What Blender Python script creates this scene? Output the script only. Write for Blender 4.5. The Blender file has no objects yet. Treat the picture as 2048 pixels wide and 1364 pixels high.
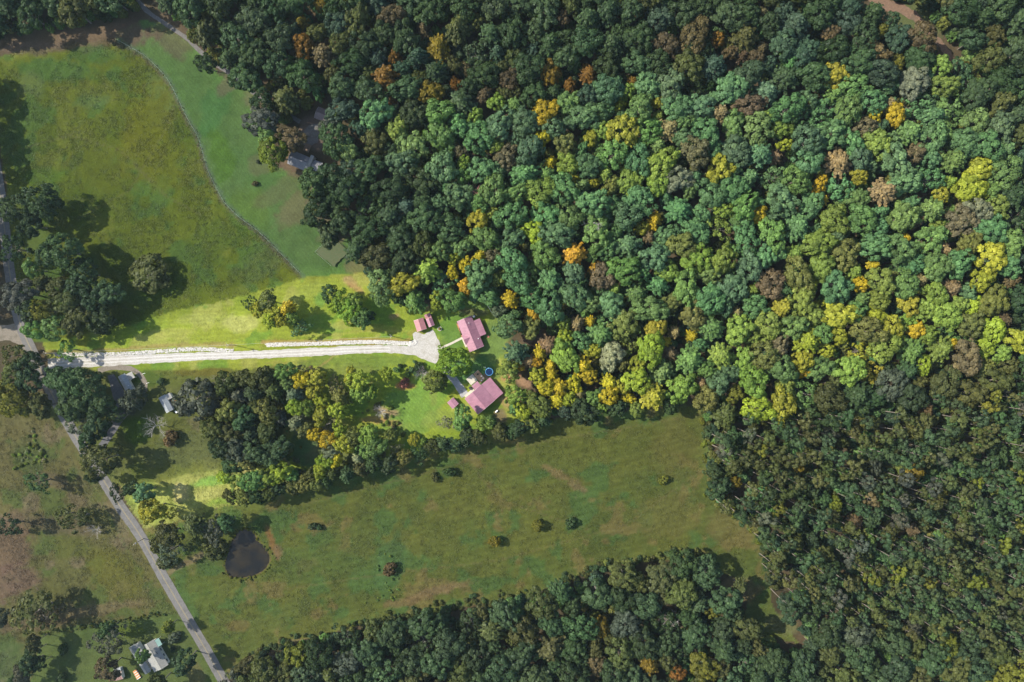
import bpy, bmesh, math, random
import numpy as np
from mathutils import Vector, Matrix

# ------------------------------------------------------------------ camera, sky, sun, exposure
SC = bpy.context.scene
COL = SC.collection
S = 0.25                      # metres per photograph pixel on the ground
CAMH = 341.0
R = math.radians

cam_d = bpy.data.cameras.new('camera'); cam = bpy.data.objects.new('camera', cam_d); COL.objects.link(cam)
cam.location = (0, 0, CAMH); cam.rotation_euler = (0, 0, 0)
cam_d.sensor_width = 36; cam_d.lens = 36 * CAMH / 512.0
cam_d.clip_start = 1; cam_d.clip_end = 6000
SC.camera = cam

SUN_EL = R(41); SHADOW_AZ = R(-13.5)         # shadows fall to the right and a little down
sdir = Vector((math.cos(SHADOW_AZ) * math.cos(SUN_EL), math.sin(SHADOW_AZ) * math.cos(SUN_EL), -math.sin(SUN_EL)))
W = bpy.data.worlds.new('World'); SC.world = W; W.use_nodes = True
wn = W.node_tree.nodes; wl = W.node_tree.links
sky = wn.new('ShaderNodeTexSky'); sky.sky_type = 'NISHITA'; sky.sun_disc = False
sky.sun_elevation = SUN_EL; sky.sun_rotation = math.atan2(-sdir.x, -sdir.y)
sky.air_density = 1.3; sky.dust_density = 1.5; sky.ozone_density = 1.5
wn['Background'].inputs['Strength'].default_value = 0.125
wl.new(sky.outputs[0], wn['Background'].inputs['Color'])
sun_d = bpy.data.lights.new('sun', 'SUN'); sun_d.energy = 4.6; sun_d.angle = R(0.53); sun_d.color = (1.0, 0.93, 0.80)
sun = bpy.data.objects.new('sun', sun_d); COL.objects.link(sun)
sun.rotation_euler = sdir.to_track_quat('-Z', 'Y').to_euler(); sun.location = (-150, 60, 300)
vs = SC.view_settings
vs.view_transform = 'Standard'; vs.look = 'None'; vs.gamma = 1.0; vs.use_curve_mapping = False
vs.exposure = 1.2
SC.render.engine = 'CYCLES'
SC.cycles.use_denoising = True
SC.cycles.max_bounces = 6; SC.cycles.diffuse_bounces = 3; SC.cycles.glossy_bounces = 2
SC.cycles.transmission_bounces = 3; SC.cycles.transparent_max_bounces = 4

rng = np.random.default_rng(11)
random.seed(5)

# ------------------------------------------------------------------ helpers
def P(px, py, h=0.0):
    """photograph pixel of a point h metres above the ground -> its x, y in metres"""
    k = S * (1 - h / CAMH)
    return ((px - 1024) * k, (682 - py) * k)

def to_px(x, y):
    return (x / S + 1024, 682 - y / S)

def tag(o, label=None, cat=None, group=None, kind=None):
    if label: o['label'] = label
    if cat: o['category'] = cat
    if group: o['group'] = group
    if kind: o['kind'] = kind
    return o

def link(o, parent=None):
    COL.objects.link(o)
    if parent is not None: o.parent = parent
    return o

def empty(name, loc=(0, 0, 0), rz=0.0):
    o = bpy.data.objects.new(name, None); o.empty_display_size = 0.5
    o.location = loc; o.rotation_euler = (0, 0, rz)
    return link(o)

def mesh_np(name, V, F, mat=None, smooth=False, attrs=None):
    """V (n,3); F list/array of faces"""
    me = bpy.data.meshes.new(name)
    V = np.asarray(V, dtype=np.float32)
    if isinstance(F, np.ndarray):
        nf, k = F.shape
        me.vertices.add(len(V)); me.vertices.foreach_set('co', V.ravel())
        me.loops.add(nf * k); me.loops.foreach_set('vertex_index', F.astype(np.int32).ravel())
        me.polygons.add(nf)
        me.polygons.foreach_set('loop_start', np.arange(0, nf * k, k, dtype=np.int32))
        me.polygons.foreach_set('loop_total', np.full(nf, k, dtype=np.int32))
        me.update(calc_edges=True)
    else:
        me.from_pydata([tuple(map(float, v)) for v in V], [], F); me.update()
    if smooth:
        me.polygons.foreach_set('use_smooth', np.ones(len(me.polygons), dtype=bool))
    for an, (ty, arr) in (attrs or {}).items():
        a = me.attributes.new(an, ty, 'POINT')
        if ty == 'FLOAT': a.data.foreach_set('value', np.asarray(arr, np.float32).ravel())
        else: a.data.foreach_set('color', np.asarray(arr, np.float32).ravel())
    if mat is not None:
        for m in (mat if isinstance(mat, (list, tuple)) else [mat]): me.materials.append(m)
    return me

class MB:
    """collects boxes, prisms and tubes into one mesh"""
    def __init__(s): s.v = []; s.f = []
    def add(s, vs, fs):
        o = len(s.v); s.v += [tuple(v) for v in vs]; s.f += [[i + o for i in f] for f in fs]; return s
    def box(s, x0, x1, y0, y1, z0, z1):
        return s.add([(x0,y0,z0),(x1,y0,z0),(x1,y1,z0),(x0,y1,z0),(x0,y0,z1),(x1,y0,z1),(x1,y1,z1),(x0,y1,z1)],
                     [(0,3,2,1),(4,5,6,7),(0,1,5,4),(1,2,6,5),(2,3,7,6),(3,0,4,7)])
    def slab(s, quad, t):
        """four points, thickened downwards"""
        q = [Vector(p) for p in quad]; d = Vector((0, 0, -t))
        return s.add(q + [p + d for p in q], [(0,1,2,3),(7,6,5,4),(0,4,5,1),(1,5,6,2),(2,6,7,3),(3,7,4,0)])
    def prism(s, outline, z0, z1):
        n = len(outline)
        return s.add([(x, y, z0) for x, y in outline] + [(x, y, z1) for x, y in outline],
                     [list(range(n))[::-1], [i + n for i in range(n)]] + [(i, (i+1) % n, (i+1) % n + n, i + n) for i in range(n)])
    def tube(s, pts, rad, n=6, cap=True):
        pts = [Vector(p) for p in pts]
        if not isinstance(rad, (list, tuple)): rad = [rad] * len(pts)
        o = len(s.v)
        for i, p in enumerate(pts):
            t = (pts[min(i+1, len(pts)-1)] - pts[max(i-1, 0)])
            t = t.normalized() if t.length > 1e-6 else Vector((0,0,1))
            a = t.cross(Vector((0.31, 0.95, 0.05))); a = a.normalized() if a.length > 1e-4 else t.cross(Vector((1,0,0))).normalized()
            b = t.cross(a)
            for k in range(n):
                an = 2 * math.pi * k / n
                s.v.append(tuple(p + (a * math.cos(an) + b * math.sin(an)) * rad[i]))
        for i in range(len(pts) - 1):
            for k in range(n):
                k2 = (k + 1) % n
                s.f.append([o + i*n + k, o + i*n + k2, o + (i+1)*n + k2, o + (i+1)*n + k])
        if cap:
            s.f.append([o + k for k in range(n)][::-1]); s.f.append([o + (len(pts)-1)*n + k for k in range(n)])
        return s
    def gable_wall(s, x, y0, y1, z0, ze, zr, t):
        """pentagonal end wall at x, thickness t, ridge in the middle"""
        ym = (y0 + y1) / 2
        ol = [(y0, z0), (y1, z0), (y1, ze), (ym, zr), (y0, ze)]
        vs_ = [(x, y, z) for y, z in ol] + [(x + t, y, z) for y, z in ol]
        return s.add(vs_, [(0,1,2,3,4)[::-1], (5,6,7,8,9)] + [(i, (i+1) % 5, (i+1) % 5 + 5, i + 5) for i in range(5)])
    def build(s, name, mat, parent=None, smooth=False, loc=None):
        me = bpy.data.meshes.new(name); me.from_pydata(s.v, [], s.f); me.update()
        bm = bmesh.new(); bm.from_mesh(me); bmesh.ops.recalc_face_normals(bm, faces=bm.faces); bm.to_mesh(me); bm.free()
        if smooth: me.polygons.foreach_set('use_smooth', np.ones(len(me.polygons), dtype=bool))
        if mat: me.materials.append(mat)
        o = bpy.data.objects.new(name, me); link(o, parent)
        if loc: o.location = loc
        return o

# value noise -----------------------------------------------------------------
_tab = np.random.default_rng(3).random((256, 256)).astype(np.float32)
def vnoise(x, y):
    xi = np.floor(x).astype(int); yi = np.floor(y).astype(int)
    fx = x - xi; fy = y - yi
    fx = fx * fx * (3 - 2 * fx); fy = fy * fy * (3 - 2 * fy)
    g = lambda a, b: _tab[a & 255, b & 255]
    return (g(xi, yi) * (1-fx) * (1-fy) + g(xi+1, yi) * fx * (1-fy) + g(xi, yi+1) * (1-fx) * fy + g(xi+1, yi+1) * fx * fy)
def fbm(x, y, scale, oct=4, seed=0):
    x = np.asarray(x, float) / scale + seed * 17.3; y = np.asarray(y, float) / scale + seed * 9.7
    a = 0.5; t = 0; n = 0
    for i in range(oct):
        t = t + a * vnoise(x, y); n += a
        x = x * 2.03 + 31.7; y = y * 2.03 + 11.9; a *= 0.55
    return t / n
def smooth01(t): t = np.clip(t, 0, 1); return t * t * (3 - 2 * t)

def in_poly(px, py, poly):
    px = np.asarray(px, float); py = np.asarray(py, float)
    r = np.zeros(px.shape, bool); n = len(poly)
    for i in range(n):
        x1, y1 = poly[i]; x2, y2 = poly[(i + 1) % n]
        if y1 == y2: continue
        c = ((y1 > py) != (y2 > py)) & (px < (x2 - x1) * (py - y1) / (y2 - y1) + x1)
        r ^= c
    return r
def dist_line(px, py, pts, closed=False):
    px = np.asarray(px, float); py = np.asarray(py, float)
    d = np.full(px.shape, 1e9)
    m = len(pts) if closed else len(pts) - 1
    for i in range(m):
        x1, y1 = pts[i]; x2, y2 = pts[(i + 1) % len(pts)]
        dx, dy = x2 - x1, y2 - y1; L = dx * dx + dy * dy + 1e-9
        t = np.clip(((px - x1) * dx + (py - y1) * dy) / L, 0, 1)
        d = np.minimum(d, np.hypot(px - x1 - t * dx, py - y1 - t * dy))
    return d
def spline(pts, step=4.0):
    """Catmull-Rom through pixel points, resampled about every `step` pixels"""
    p = [Vector((a, b, 0)) for a, b in pts]; p = [p[0] * 2 - p[1]] + p + [p[-1] * 2 - p[-2]]
    out = []
    for i in range(1, len(p) - 2):
        n = max(2, int((p[i+1] - p[i]).length / step))
        for k in range(n):
            t = k / n
            q = 0.5 * ((2 * p[i]) + (-p[i-1] + p[i+1]) * t + (2*p[i-1] - 5*p[i] + 4*p[i+1] - p[i+2]) * t*t + (-p[i-1] + 3*p[i] - 3*p[i+1] + p[i+2]) * t**3)
            out.append((q.x, q.y))
    out.append((p[-2].x, p[-2].y))
    return out

# ------------------------------------------------------------------ materials
def new_mat(name):
    m = bpy.data.materials.new(name); m.use_nodes = True
    nt = m.node_tree; b = nt.nodes['Principled BSDF']
    return m, nt, b
def N(nt, ty, **kw):
    n = nt.nodes.new(ty)
    for k, v in kw.items():
        if k in n.inputs: n.inputs[k].default_value = v
        else: setattr(n, k, v)
    return n
def mixcol(nt, fac, a, b, blend='MIX'):
    n = nt.nodes.new('ShaderNodeMix'); n.data_type = 'RGBA'; n.blend_type = blend
    for sock, val in ((n.inputs[0], fac), (n.inputs[6], a), (n.inputs[7], b)):
        if hasattr(val, 'is_output'): nt.links.new(val, sock)
        elif isinstance(val, (tuple, list)): sock.default_value = tuple(val) + ((1,) if len(val) == 3 else ())
        else: sock.default_value = val
    return n.outputs[2]
def maprange(nt, val, a, b, c, d):
    n = nt.nodes.new('ShaderNodeMapRange'); nt.links.new(val, n.inputs[0])
    for i, x in enumerate((a, b, c, d)): n.inputs[i + 1].default_value = x
    return n.outputs[0]

def surf(name, c1, c2, scale=1.0, rough=0.85, bump=0.3, detail=6, c3=None, spec=0.3, dist=0.05):
    """rough mineral or painted surface: two colours broken by noise, plus relief"""
    m, nt, b = new_mat(name)
    tc = N(nt, 'ShaderNodeTexCoord')
    n1 = N(nt, 'ShaderNodeTexNoise', Scale=scale, Detail=detail, Roughness=0.62); nt.links.new(tc.outputs['Object'], n1.inputs['Vector'])
    f = maprange(nt, n1.outputs[0], 0.34, 0.66, 0, 1)
    c = mixcol(nt, f, c1, c2)
    if c3:
        n2 = N(nt, 'ShaderNodeTexNoise', Scale=scale * 0.21, Detail=4, Roughness=0.6); nt.links.new(tc.outputs['Object'], n2.inputs['Vector'])
        c = mixcol(nt, maprange(nt, n2.outputs[0], 0.5, 0.68, 0, 0.85), c, c3)
    nt.links.new(c, b.inputs['Base Color'])
    b.inputs['Roughness'].default_value = rough; b.inputs['Specular IOR Level'].default_value = spec
    bp = N(nt, 'ShaderNodeBump', Strength=bump, Distance=dist); nt.links.new(n1.outputs[0], bp.inputs['Height']); nt.links.new(bp.outputs[0], b.inputs['Normal'])
    return m

def metal_roof(name, c1, c2, rib=0.3):
    """painted sheet-metal roofing, ribs running down the slope (object y), faded and streaked"""
    m, nt, b = new_mat(name)
    tc = N(nt, 'ShaderNodeTexCoord')
    mp = N(nt, 'ShaderNodeMapping'); mp.inputs['Scale'].default_value = (1, 0.18, 1); nt.links.new(tc.outputs['Object'], mp.inputs[0])
    n1 = N(nt, 'ShaderNodeTexNoise', Scale=1.4, Detail=6, Roughness=0.65); nt.links.new(mp.outputs[0], n1.inputs['Vector'])
    n2 = N(nt, 'ShaderNodeTexNoise', Scale=0.35, Detail=3); nt.links.new(tc.outputs['Object'], n2.inputs['Vector'])
    c = mixcol(nt, maprange(nt, n1.outputs[0], 0.3, 0.7, 0, 1), c1, c2)
    c = mixcol(nt, maprange(nt, n2.outputs[0], 0.42, 0.68, 0, 0.5), c, tuple(min(1, x * 1.35 + 0.03) for x in c1))
    nt.links.new(c, b.inputs['Base Color'])
    b.inputs['Roughness'].default_value = 0.5; b.inputs['Specular IOR Level'].default_value = 0.35
    return m

def plain(name, c, rough=0.6, metallic=0.0, var=0.12):
    m, nt, b = new_mat(name)
    tc = N(nt, 'ShaderNodeTexCoord'); n1 = N(nt, 'ShaderNodeTexNoise', Scale=2.3, Detail=5); nt.links.new(tc.outputs['Object'], n1.inputs['Vector'])
    cc = mixcol(nt, maprange(nt, n1.outputs[0], 0.3, 0.7, 0, 1), tuple(x * (1 - var) for x in c), tuple(min(1, x * (1 + var)) for x in c))
    nt.links.new(cc, b.inputs['Base Color']); b.inputs['Roughness'].default_value = rough; b.inputs['Metallic'].default_value = metallic
    return m

M = {}
def leaf_mat(name='leaves'):
    m, nt, b = new_mat(name); nt.nodes.remove(b)
    out = nt.nodes['Material Output']
    at = N(nt, 'ShaderNodeAttribute', attribute_type='INSTANCER', attribute_name='tint')
    va = N(nt, 'ShaderNodeAttribute', attribute_type='GEOMETRY', attribute_name='leafvar')
    f = maprange(nt, va.outputs['Fac'], 0, 1, 0.58, 1.45)
    c = mixcol(nt, 1.0, at.outputs['Color'], f, 'MULTIPLY')
    warm = maprange(nt, va.outputs['Fac'], 0.55, 1.0, 0, 0.28)
    c2 = mixcol(nt, warm, c, mixcol(nt, 1.0, c, (1.35, 1.12, 0.55), 'MULTIPLY'))
    d = N(nt, 'ShaderNodeBsdfDiffuse'); t = N(nt, 'ShaderNodeBsdfTranslucent'); g = N(nt, 'ShaderNodeBsdfGlossy', Roughness=0.5)
    nt.links.new(c2, d.inputs['Color']); nt.links.new(mixcol(nt, 1.0, c2, (1.1, 1.15, 0.5), 'MULTIPLY'), t.inputs['Color'])
    g.inputs['Color'].default_value = (0.9, 0.95, 1, 1)
    mx = N(nt, 'ShaderNodeMixShader'); mx.inputs[0].default_value = 0.30
    nt.links.new(d.outputs[0], mx.inputs[1]); nt.links.new(t.outputs[0], mx.inputs[2])
    m2 = N(nt, 'ShaderNodeMixShader'); m2.inputs[0].default_value = 0.006
    nt.links.new(mx.outputs[0], m2.inputs[1]); nt.links.new(g.outputs[0], m2.inputs[2])
    nt.links.new(m2.outputs[0], out.inputs['Surface'])
    return m
M['leaf'] = leaf_mat()
M['bark'] = surf('bark', (0.11, 0.09, 0.075), (0.19, 0.17, 0.145), 3.0, 0.9, 0.5)
M['deadwood'] = surf('bleached deadwood', (0.20, 0.185, 0.17), (0.32, 0.30, 0.28), 3.0, 0.9, 0.4)
M['mauve'] = metal_roof('mauve metal roofing', (0.175, 0.080, 0.112), (0.265, 0.128, 0.168))
M['rose'] = metal_roof('rose metal roofing', (0.205, 0.085, 0.094), (0.28, 0.128, 0.132))
M['whiteroof'] = metal_roof('pale metal roofing', (0.15, 0.15, 0.138), (0.19, 0.188, 0.175))  # neighbours' roofs, here and below: surrounding dimness put into the colours
M['tealroof'] = metal_roof('teal metal roofing', (0.12, 0.21, 0.19), (0.16, 0.25, 0.22))
M['greyroof'] = metal_roof('grey shingle roofing', (0.10, 0.10, 0.11), (0.14, 0.14, 0.15))
M['slateroof'] = metal_roof('blue grey roofing', (0.14, 0.155, 0.165), (0.20, 0.215, 0.22))
M['brownroof'] = metal_roof('brown roofing', (0.085, 0.065, 0.065), (0.115, 0.09, 0.09))
M['pinkroof'] = metal_roof('faded pink roofing', (0.20, 0.11, 0.095), (0.25, 0.15, 0.12))
M['trim'] = plain('white trim', (0.55, 0.54, 0.52), 0.5)
M['siding'] = plain('cream siding', (0.58, 0.54, 0.45), 0.7)
M['brickwall'] = surf('brick wall', (0.26, 0.10, 0.065), (0.34, 0.15, 0.10), 5.0, 0.9, 0.3)
M['greysiding'] = plain('grey siding', (0.33, 0.34, 0.35), 0.7)
M['darkwood'] = surf('dark wood', (0.09, 0.06, 0.04), (0.14, 0.10, 0.07), 3.0, 0.85, 0.3)
M['deck'] = surf('weathered deck boards', (0.22, 0.135, 0.075), (0.34, 0.23, 0.14), 2.5, 0.85, 0.3)
M['rust'] = surf('orange stained boards', (0.36, 0.14, 0.055), (0.46, 0.21, 0.09), 2.5, 0.85, 0.3)
M['concrete'] = surf('concrete', (0.30, 0.275, 0.225), (0.38, 0.355, 0.295), 1.2, 0.9, 0.2)
M['glass'] = plain('window glass', (0.03, 0.04, 0.05), 0.08)
M['doorpaint'] = plain('door paint', (0.30, 0.28, 0.26), 0.5)
M['dark'] = plain('dark interior', (0.02, 0.02, 0.02), 0.9)
M['steel'] = plain('galvanised steel', (0.45, 0.46, 0.47), 0.4, 0.6)
M['white'] = plain('white enamel', (0.75, 0.75, 0.74), 0.35)
M['poolblue'] = plain('blue vinyl', (0.06, 0.30, 0.52), 0.4)
M['pole'] = surf('utility pole wood', (0.22, 0.18, 0.14), (0.32, 0.27, 0.22), 4, 0.9, 0.3)
M['stone'] = surf('pale limestone', (0.30, 0.285, 0.26), (0.50, 0.48, 0.45), 2.0, 0.9, 0.4)
M['gravel'] = surf('white gravel', (0.235, 0.225, 0.205), (0.34, 0.328, 0.305), 1.5, 0.95, 0.6, c3=(0.215, 0.20, 0.165))
M['greygravel'] = surf('grey gravel', (0.19, 0.19, 0.195), (0.27, 0.27, 0.27), 2.6, 0.95, 0.5, c3=(0.14, 0.135, 0.13))
M['tangravel'] = surf('tan gravel', (0.11, 0.095, 0.073), (0.15, 0.13, 0.105), 1.6, 0.95, 0.5, c3=(0.08, 0.07, 0.05))
M['shadegravel'] = surf('dimmed gravel', (0.075, 0.07, 0.068), (0.11, 0.105, 0.10), 1.6, 0.95, 0.5, c3=(0.06, 0.058, 0.045))  # darker gravel copy, dimming of the surroundings put into its colour
M['asphalt'] = surf('worn asphalt', (0.080, 0.077, 0.074), (0.108, 0.104, 0.10), 1.4, 0.9, 0.3, c3=(0.066, 0.064, 0.061))  # base tone also lowered: dimming of the surroundings painted in
M['darkasphalt'] = surf('dark asphalt', (0.05, 0.05, 0.055), (0.075, 0.075, 0.08), 1.2, 0.9, 0.3, c3=(0.095, 0.09, 0.085))
M['yellowpaint'] = surf('faded yellow paint', (0.24, 0.19, 0.07), (0.16, 0.14, 0.085), 3.0, 0.8, 0.1)
M['dirt'] = surf('bare red brown earth', (0.10, 0.06, 0.04), (0.145, 0.095, 0.065), 0.9, 0.95, 0.5, c3=(0.08, 0.06, 0.04))
M['mulch'] = surf('red brown mulch', (0.25, 0.11, 0.05), (0.33, 0.17, 0.08), 2.0, 0.95, 0.5)

# ------------------------------------------------------------------ lines and areas of the land (photograph pixels on the ground)
ROAD = [(-14, 300), (2, 400), (12, 480), (22, 560), (40, 645), (70, 715), (105, 790), (150, 870), (204, 955), (240, 1012), (281, 1072), (330, 1160), (372, 1232), (412, 1300), (448, 1364), (505, 1465), (560, 1560)]
DRIVE = [(96, 729), (150, 725), (230, 721), (320, 716), (420, 712), (540, 708), (640, 703), (720, 699), (780, 698), (838, 703)]
FENCE = [(235, 80), (262, 95), (290, 112), (320, 140), (340, 165), (360, 205), (380, 245), (395, 270), (405, 300), (415, 335), (430, 370), (450, 405), (480, 435), (520, 465), (560, 505), (605, 552)]
POND = [(478, 1062), (492, 1060), (506, 1066), (516, 1082), (527, 1093), (536, 1106), (540, 1118), (533, 1134), (520, 1145), (503, 1152), (480, 1155), (461, 1153), (452, 1140), (451, 1126), (455, 1108), (464, 1082)]
POND_S = spline(POND + [POND[0]], 3)
PAD = [(826, 668), (832, 663), (848, 668), (865, 659), (871, 668), (877, 680), (882, 692), (882, 705), (878, 716), (872, 727), (855, 722), (838, 714), (815, 706), (815, 688), (828, 684), (827, 676)]
HDRIVE_N = [(255, -30), (290, 18), (335, 50), (375, 78), (420, 120), (480, 160), (508, 186), (560, 220), (600, 244)]
DIRTROAD = [(1720, -30), (1770, 8), (1803, 18), (1840, 42), (1876, 82), (1908, 122)]
LANE2 = [(880, 728), (892, 742), (906, 758), (920, 776), (930, 792)]
NDRIVE_W = [(203, 893), (225, 860), (243, 832), (252, 818)]
LOOP_W = [(196, 742), (225, 735), (262, 738), (284, 755), (290, 775), (286, 785)]
PONDTRACK = [(332, 1150), (352, 1136), (382, 1122), (410, 1104), (428, 1085)]

Z_NWPASTURE = [(-260, 95), (0, 112), (60, 97), (150, 87)] + FENCE + [(540, 575), (480, 594), (300, 637), (240, 652), (85, 688), (60, 690), (30, 560), (20, 430), (5, 300), (-40, 150), (-260, 150)]
Z_NLAWN = [(235, 60), (285, 40), (330, 45), (400, 105), (440, 150), (505, 180), (520, 240), (540, 330), (600, 350), (640, 350), (660, 400), (690, 470), (720, 500), (745, 540), (720, 548), (605, 552)] + FENCE[::-1]
Z_MEADOW = [(85, 688), (240, 652), (300, 637), (480, 594), (605, 552), (720, 548), (745, 540), (770, 580), (815, 600), (840, 612), (905, 615), (940, 580), (1010, 600), (1020, 700), (1030, 760), (1040, 835), (1100, 835), (1000, 862), (880, 895), (740, 938), (600, 972), (590, 972), (575, 930), (550, 735), (300, 740), (105, 740)]
Z_STRIP = [(240, 975), (575, 915), (600, 972), (290, 1058), (262, 1012)]
Z_WLAWN = [(105, 740), (300, 740), (550, 735), (575, 915), (240, 975), (205, 950), (150, 870)]
Z_WFIELD = [(-260, 770), (60, 775), (110, 800), (150, 870), (205, 955), (240, 1012), (281, 1072), (330, 1160), (370, 1228), (328, 1226), (200, 1246), (85, 1264), (80, 1300), (60, 1364), (0, 1530), (-260, 1530)]
Z_SPASTURE = [(281, 1062), (600, 972), (740, 938), (880, 895), (1000, 862), (1100, 838), (1412, 808), (1422, 960), (1436, 1000), (1505, 1048), (1545, 1110), (1545, 1200), (1600, 1290), (1480, 1262), (1500, 1160), (1420, 1140), (1380, 1108), (1220, 1132), (1120, 1162), (1060, 1192), (860, 1222), (700, 1257), (560, 1287), (490, 1312), (452, 1370), (405, 1284), (330, 1150)]
Z_BLAWN = [(85, 1264), (200, 1246), (328, 1226), (370, 1228), (412, 1300), (452, 1370), (560, 1560), (0, 1530), (60, 1364), (80, 1300)]
ZONES = [('woodland_floor', None), ('pasture', Z_NWPASTURE), ('north_lawn', Z_NLAWN), ('meadow', Z_MEADOW), ('meadow_strip', Z_STRIP),
         ('west_lawn', Z_WLAWN), ('roadside_field', Z_WFIELD), ('south_pasture', Z_SPASTURE), ('south_lawn', Z_BLAWN)]
ZCOL = {0: ((0.050, 0.042, 0.024), (0.080, 0.060, 0.036)), 1: ((0.082, 0.108, 0.014), (0.110, 0.124, 0.016)), 2: ((0.062, 0.128, 0.028), (0.080, 0.145, 0.034)),
        3: ((0.145, 0.185, 0.026), (0.200, 0.215, 0.036)), 4: ((0.135, 0.180, 0.035), (0.200, 0.195, 0.060)), 5: ((0.088, 0.108, 0.024), (0.115, 0.120, 0.030)),
        6: ((0.108, 0.104, 0.034), (0.130, 0.112, 0.042)), 7: ((0.078, 0.104, 0.028), (0.104, 0.118, 0.030)), 8: ((0.080, 0.120, 0.030), (0.098, 0.128, 0.036))}
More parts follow.
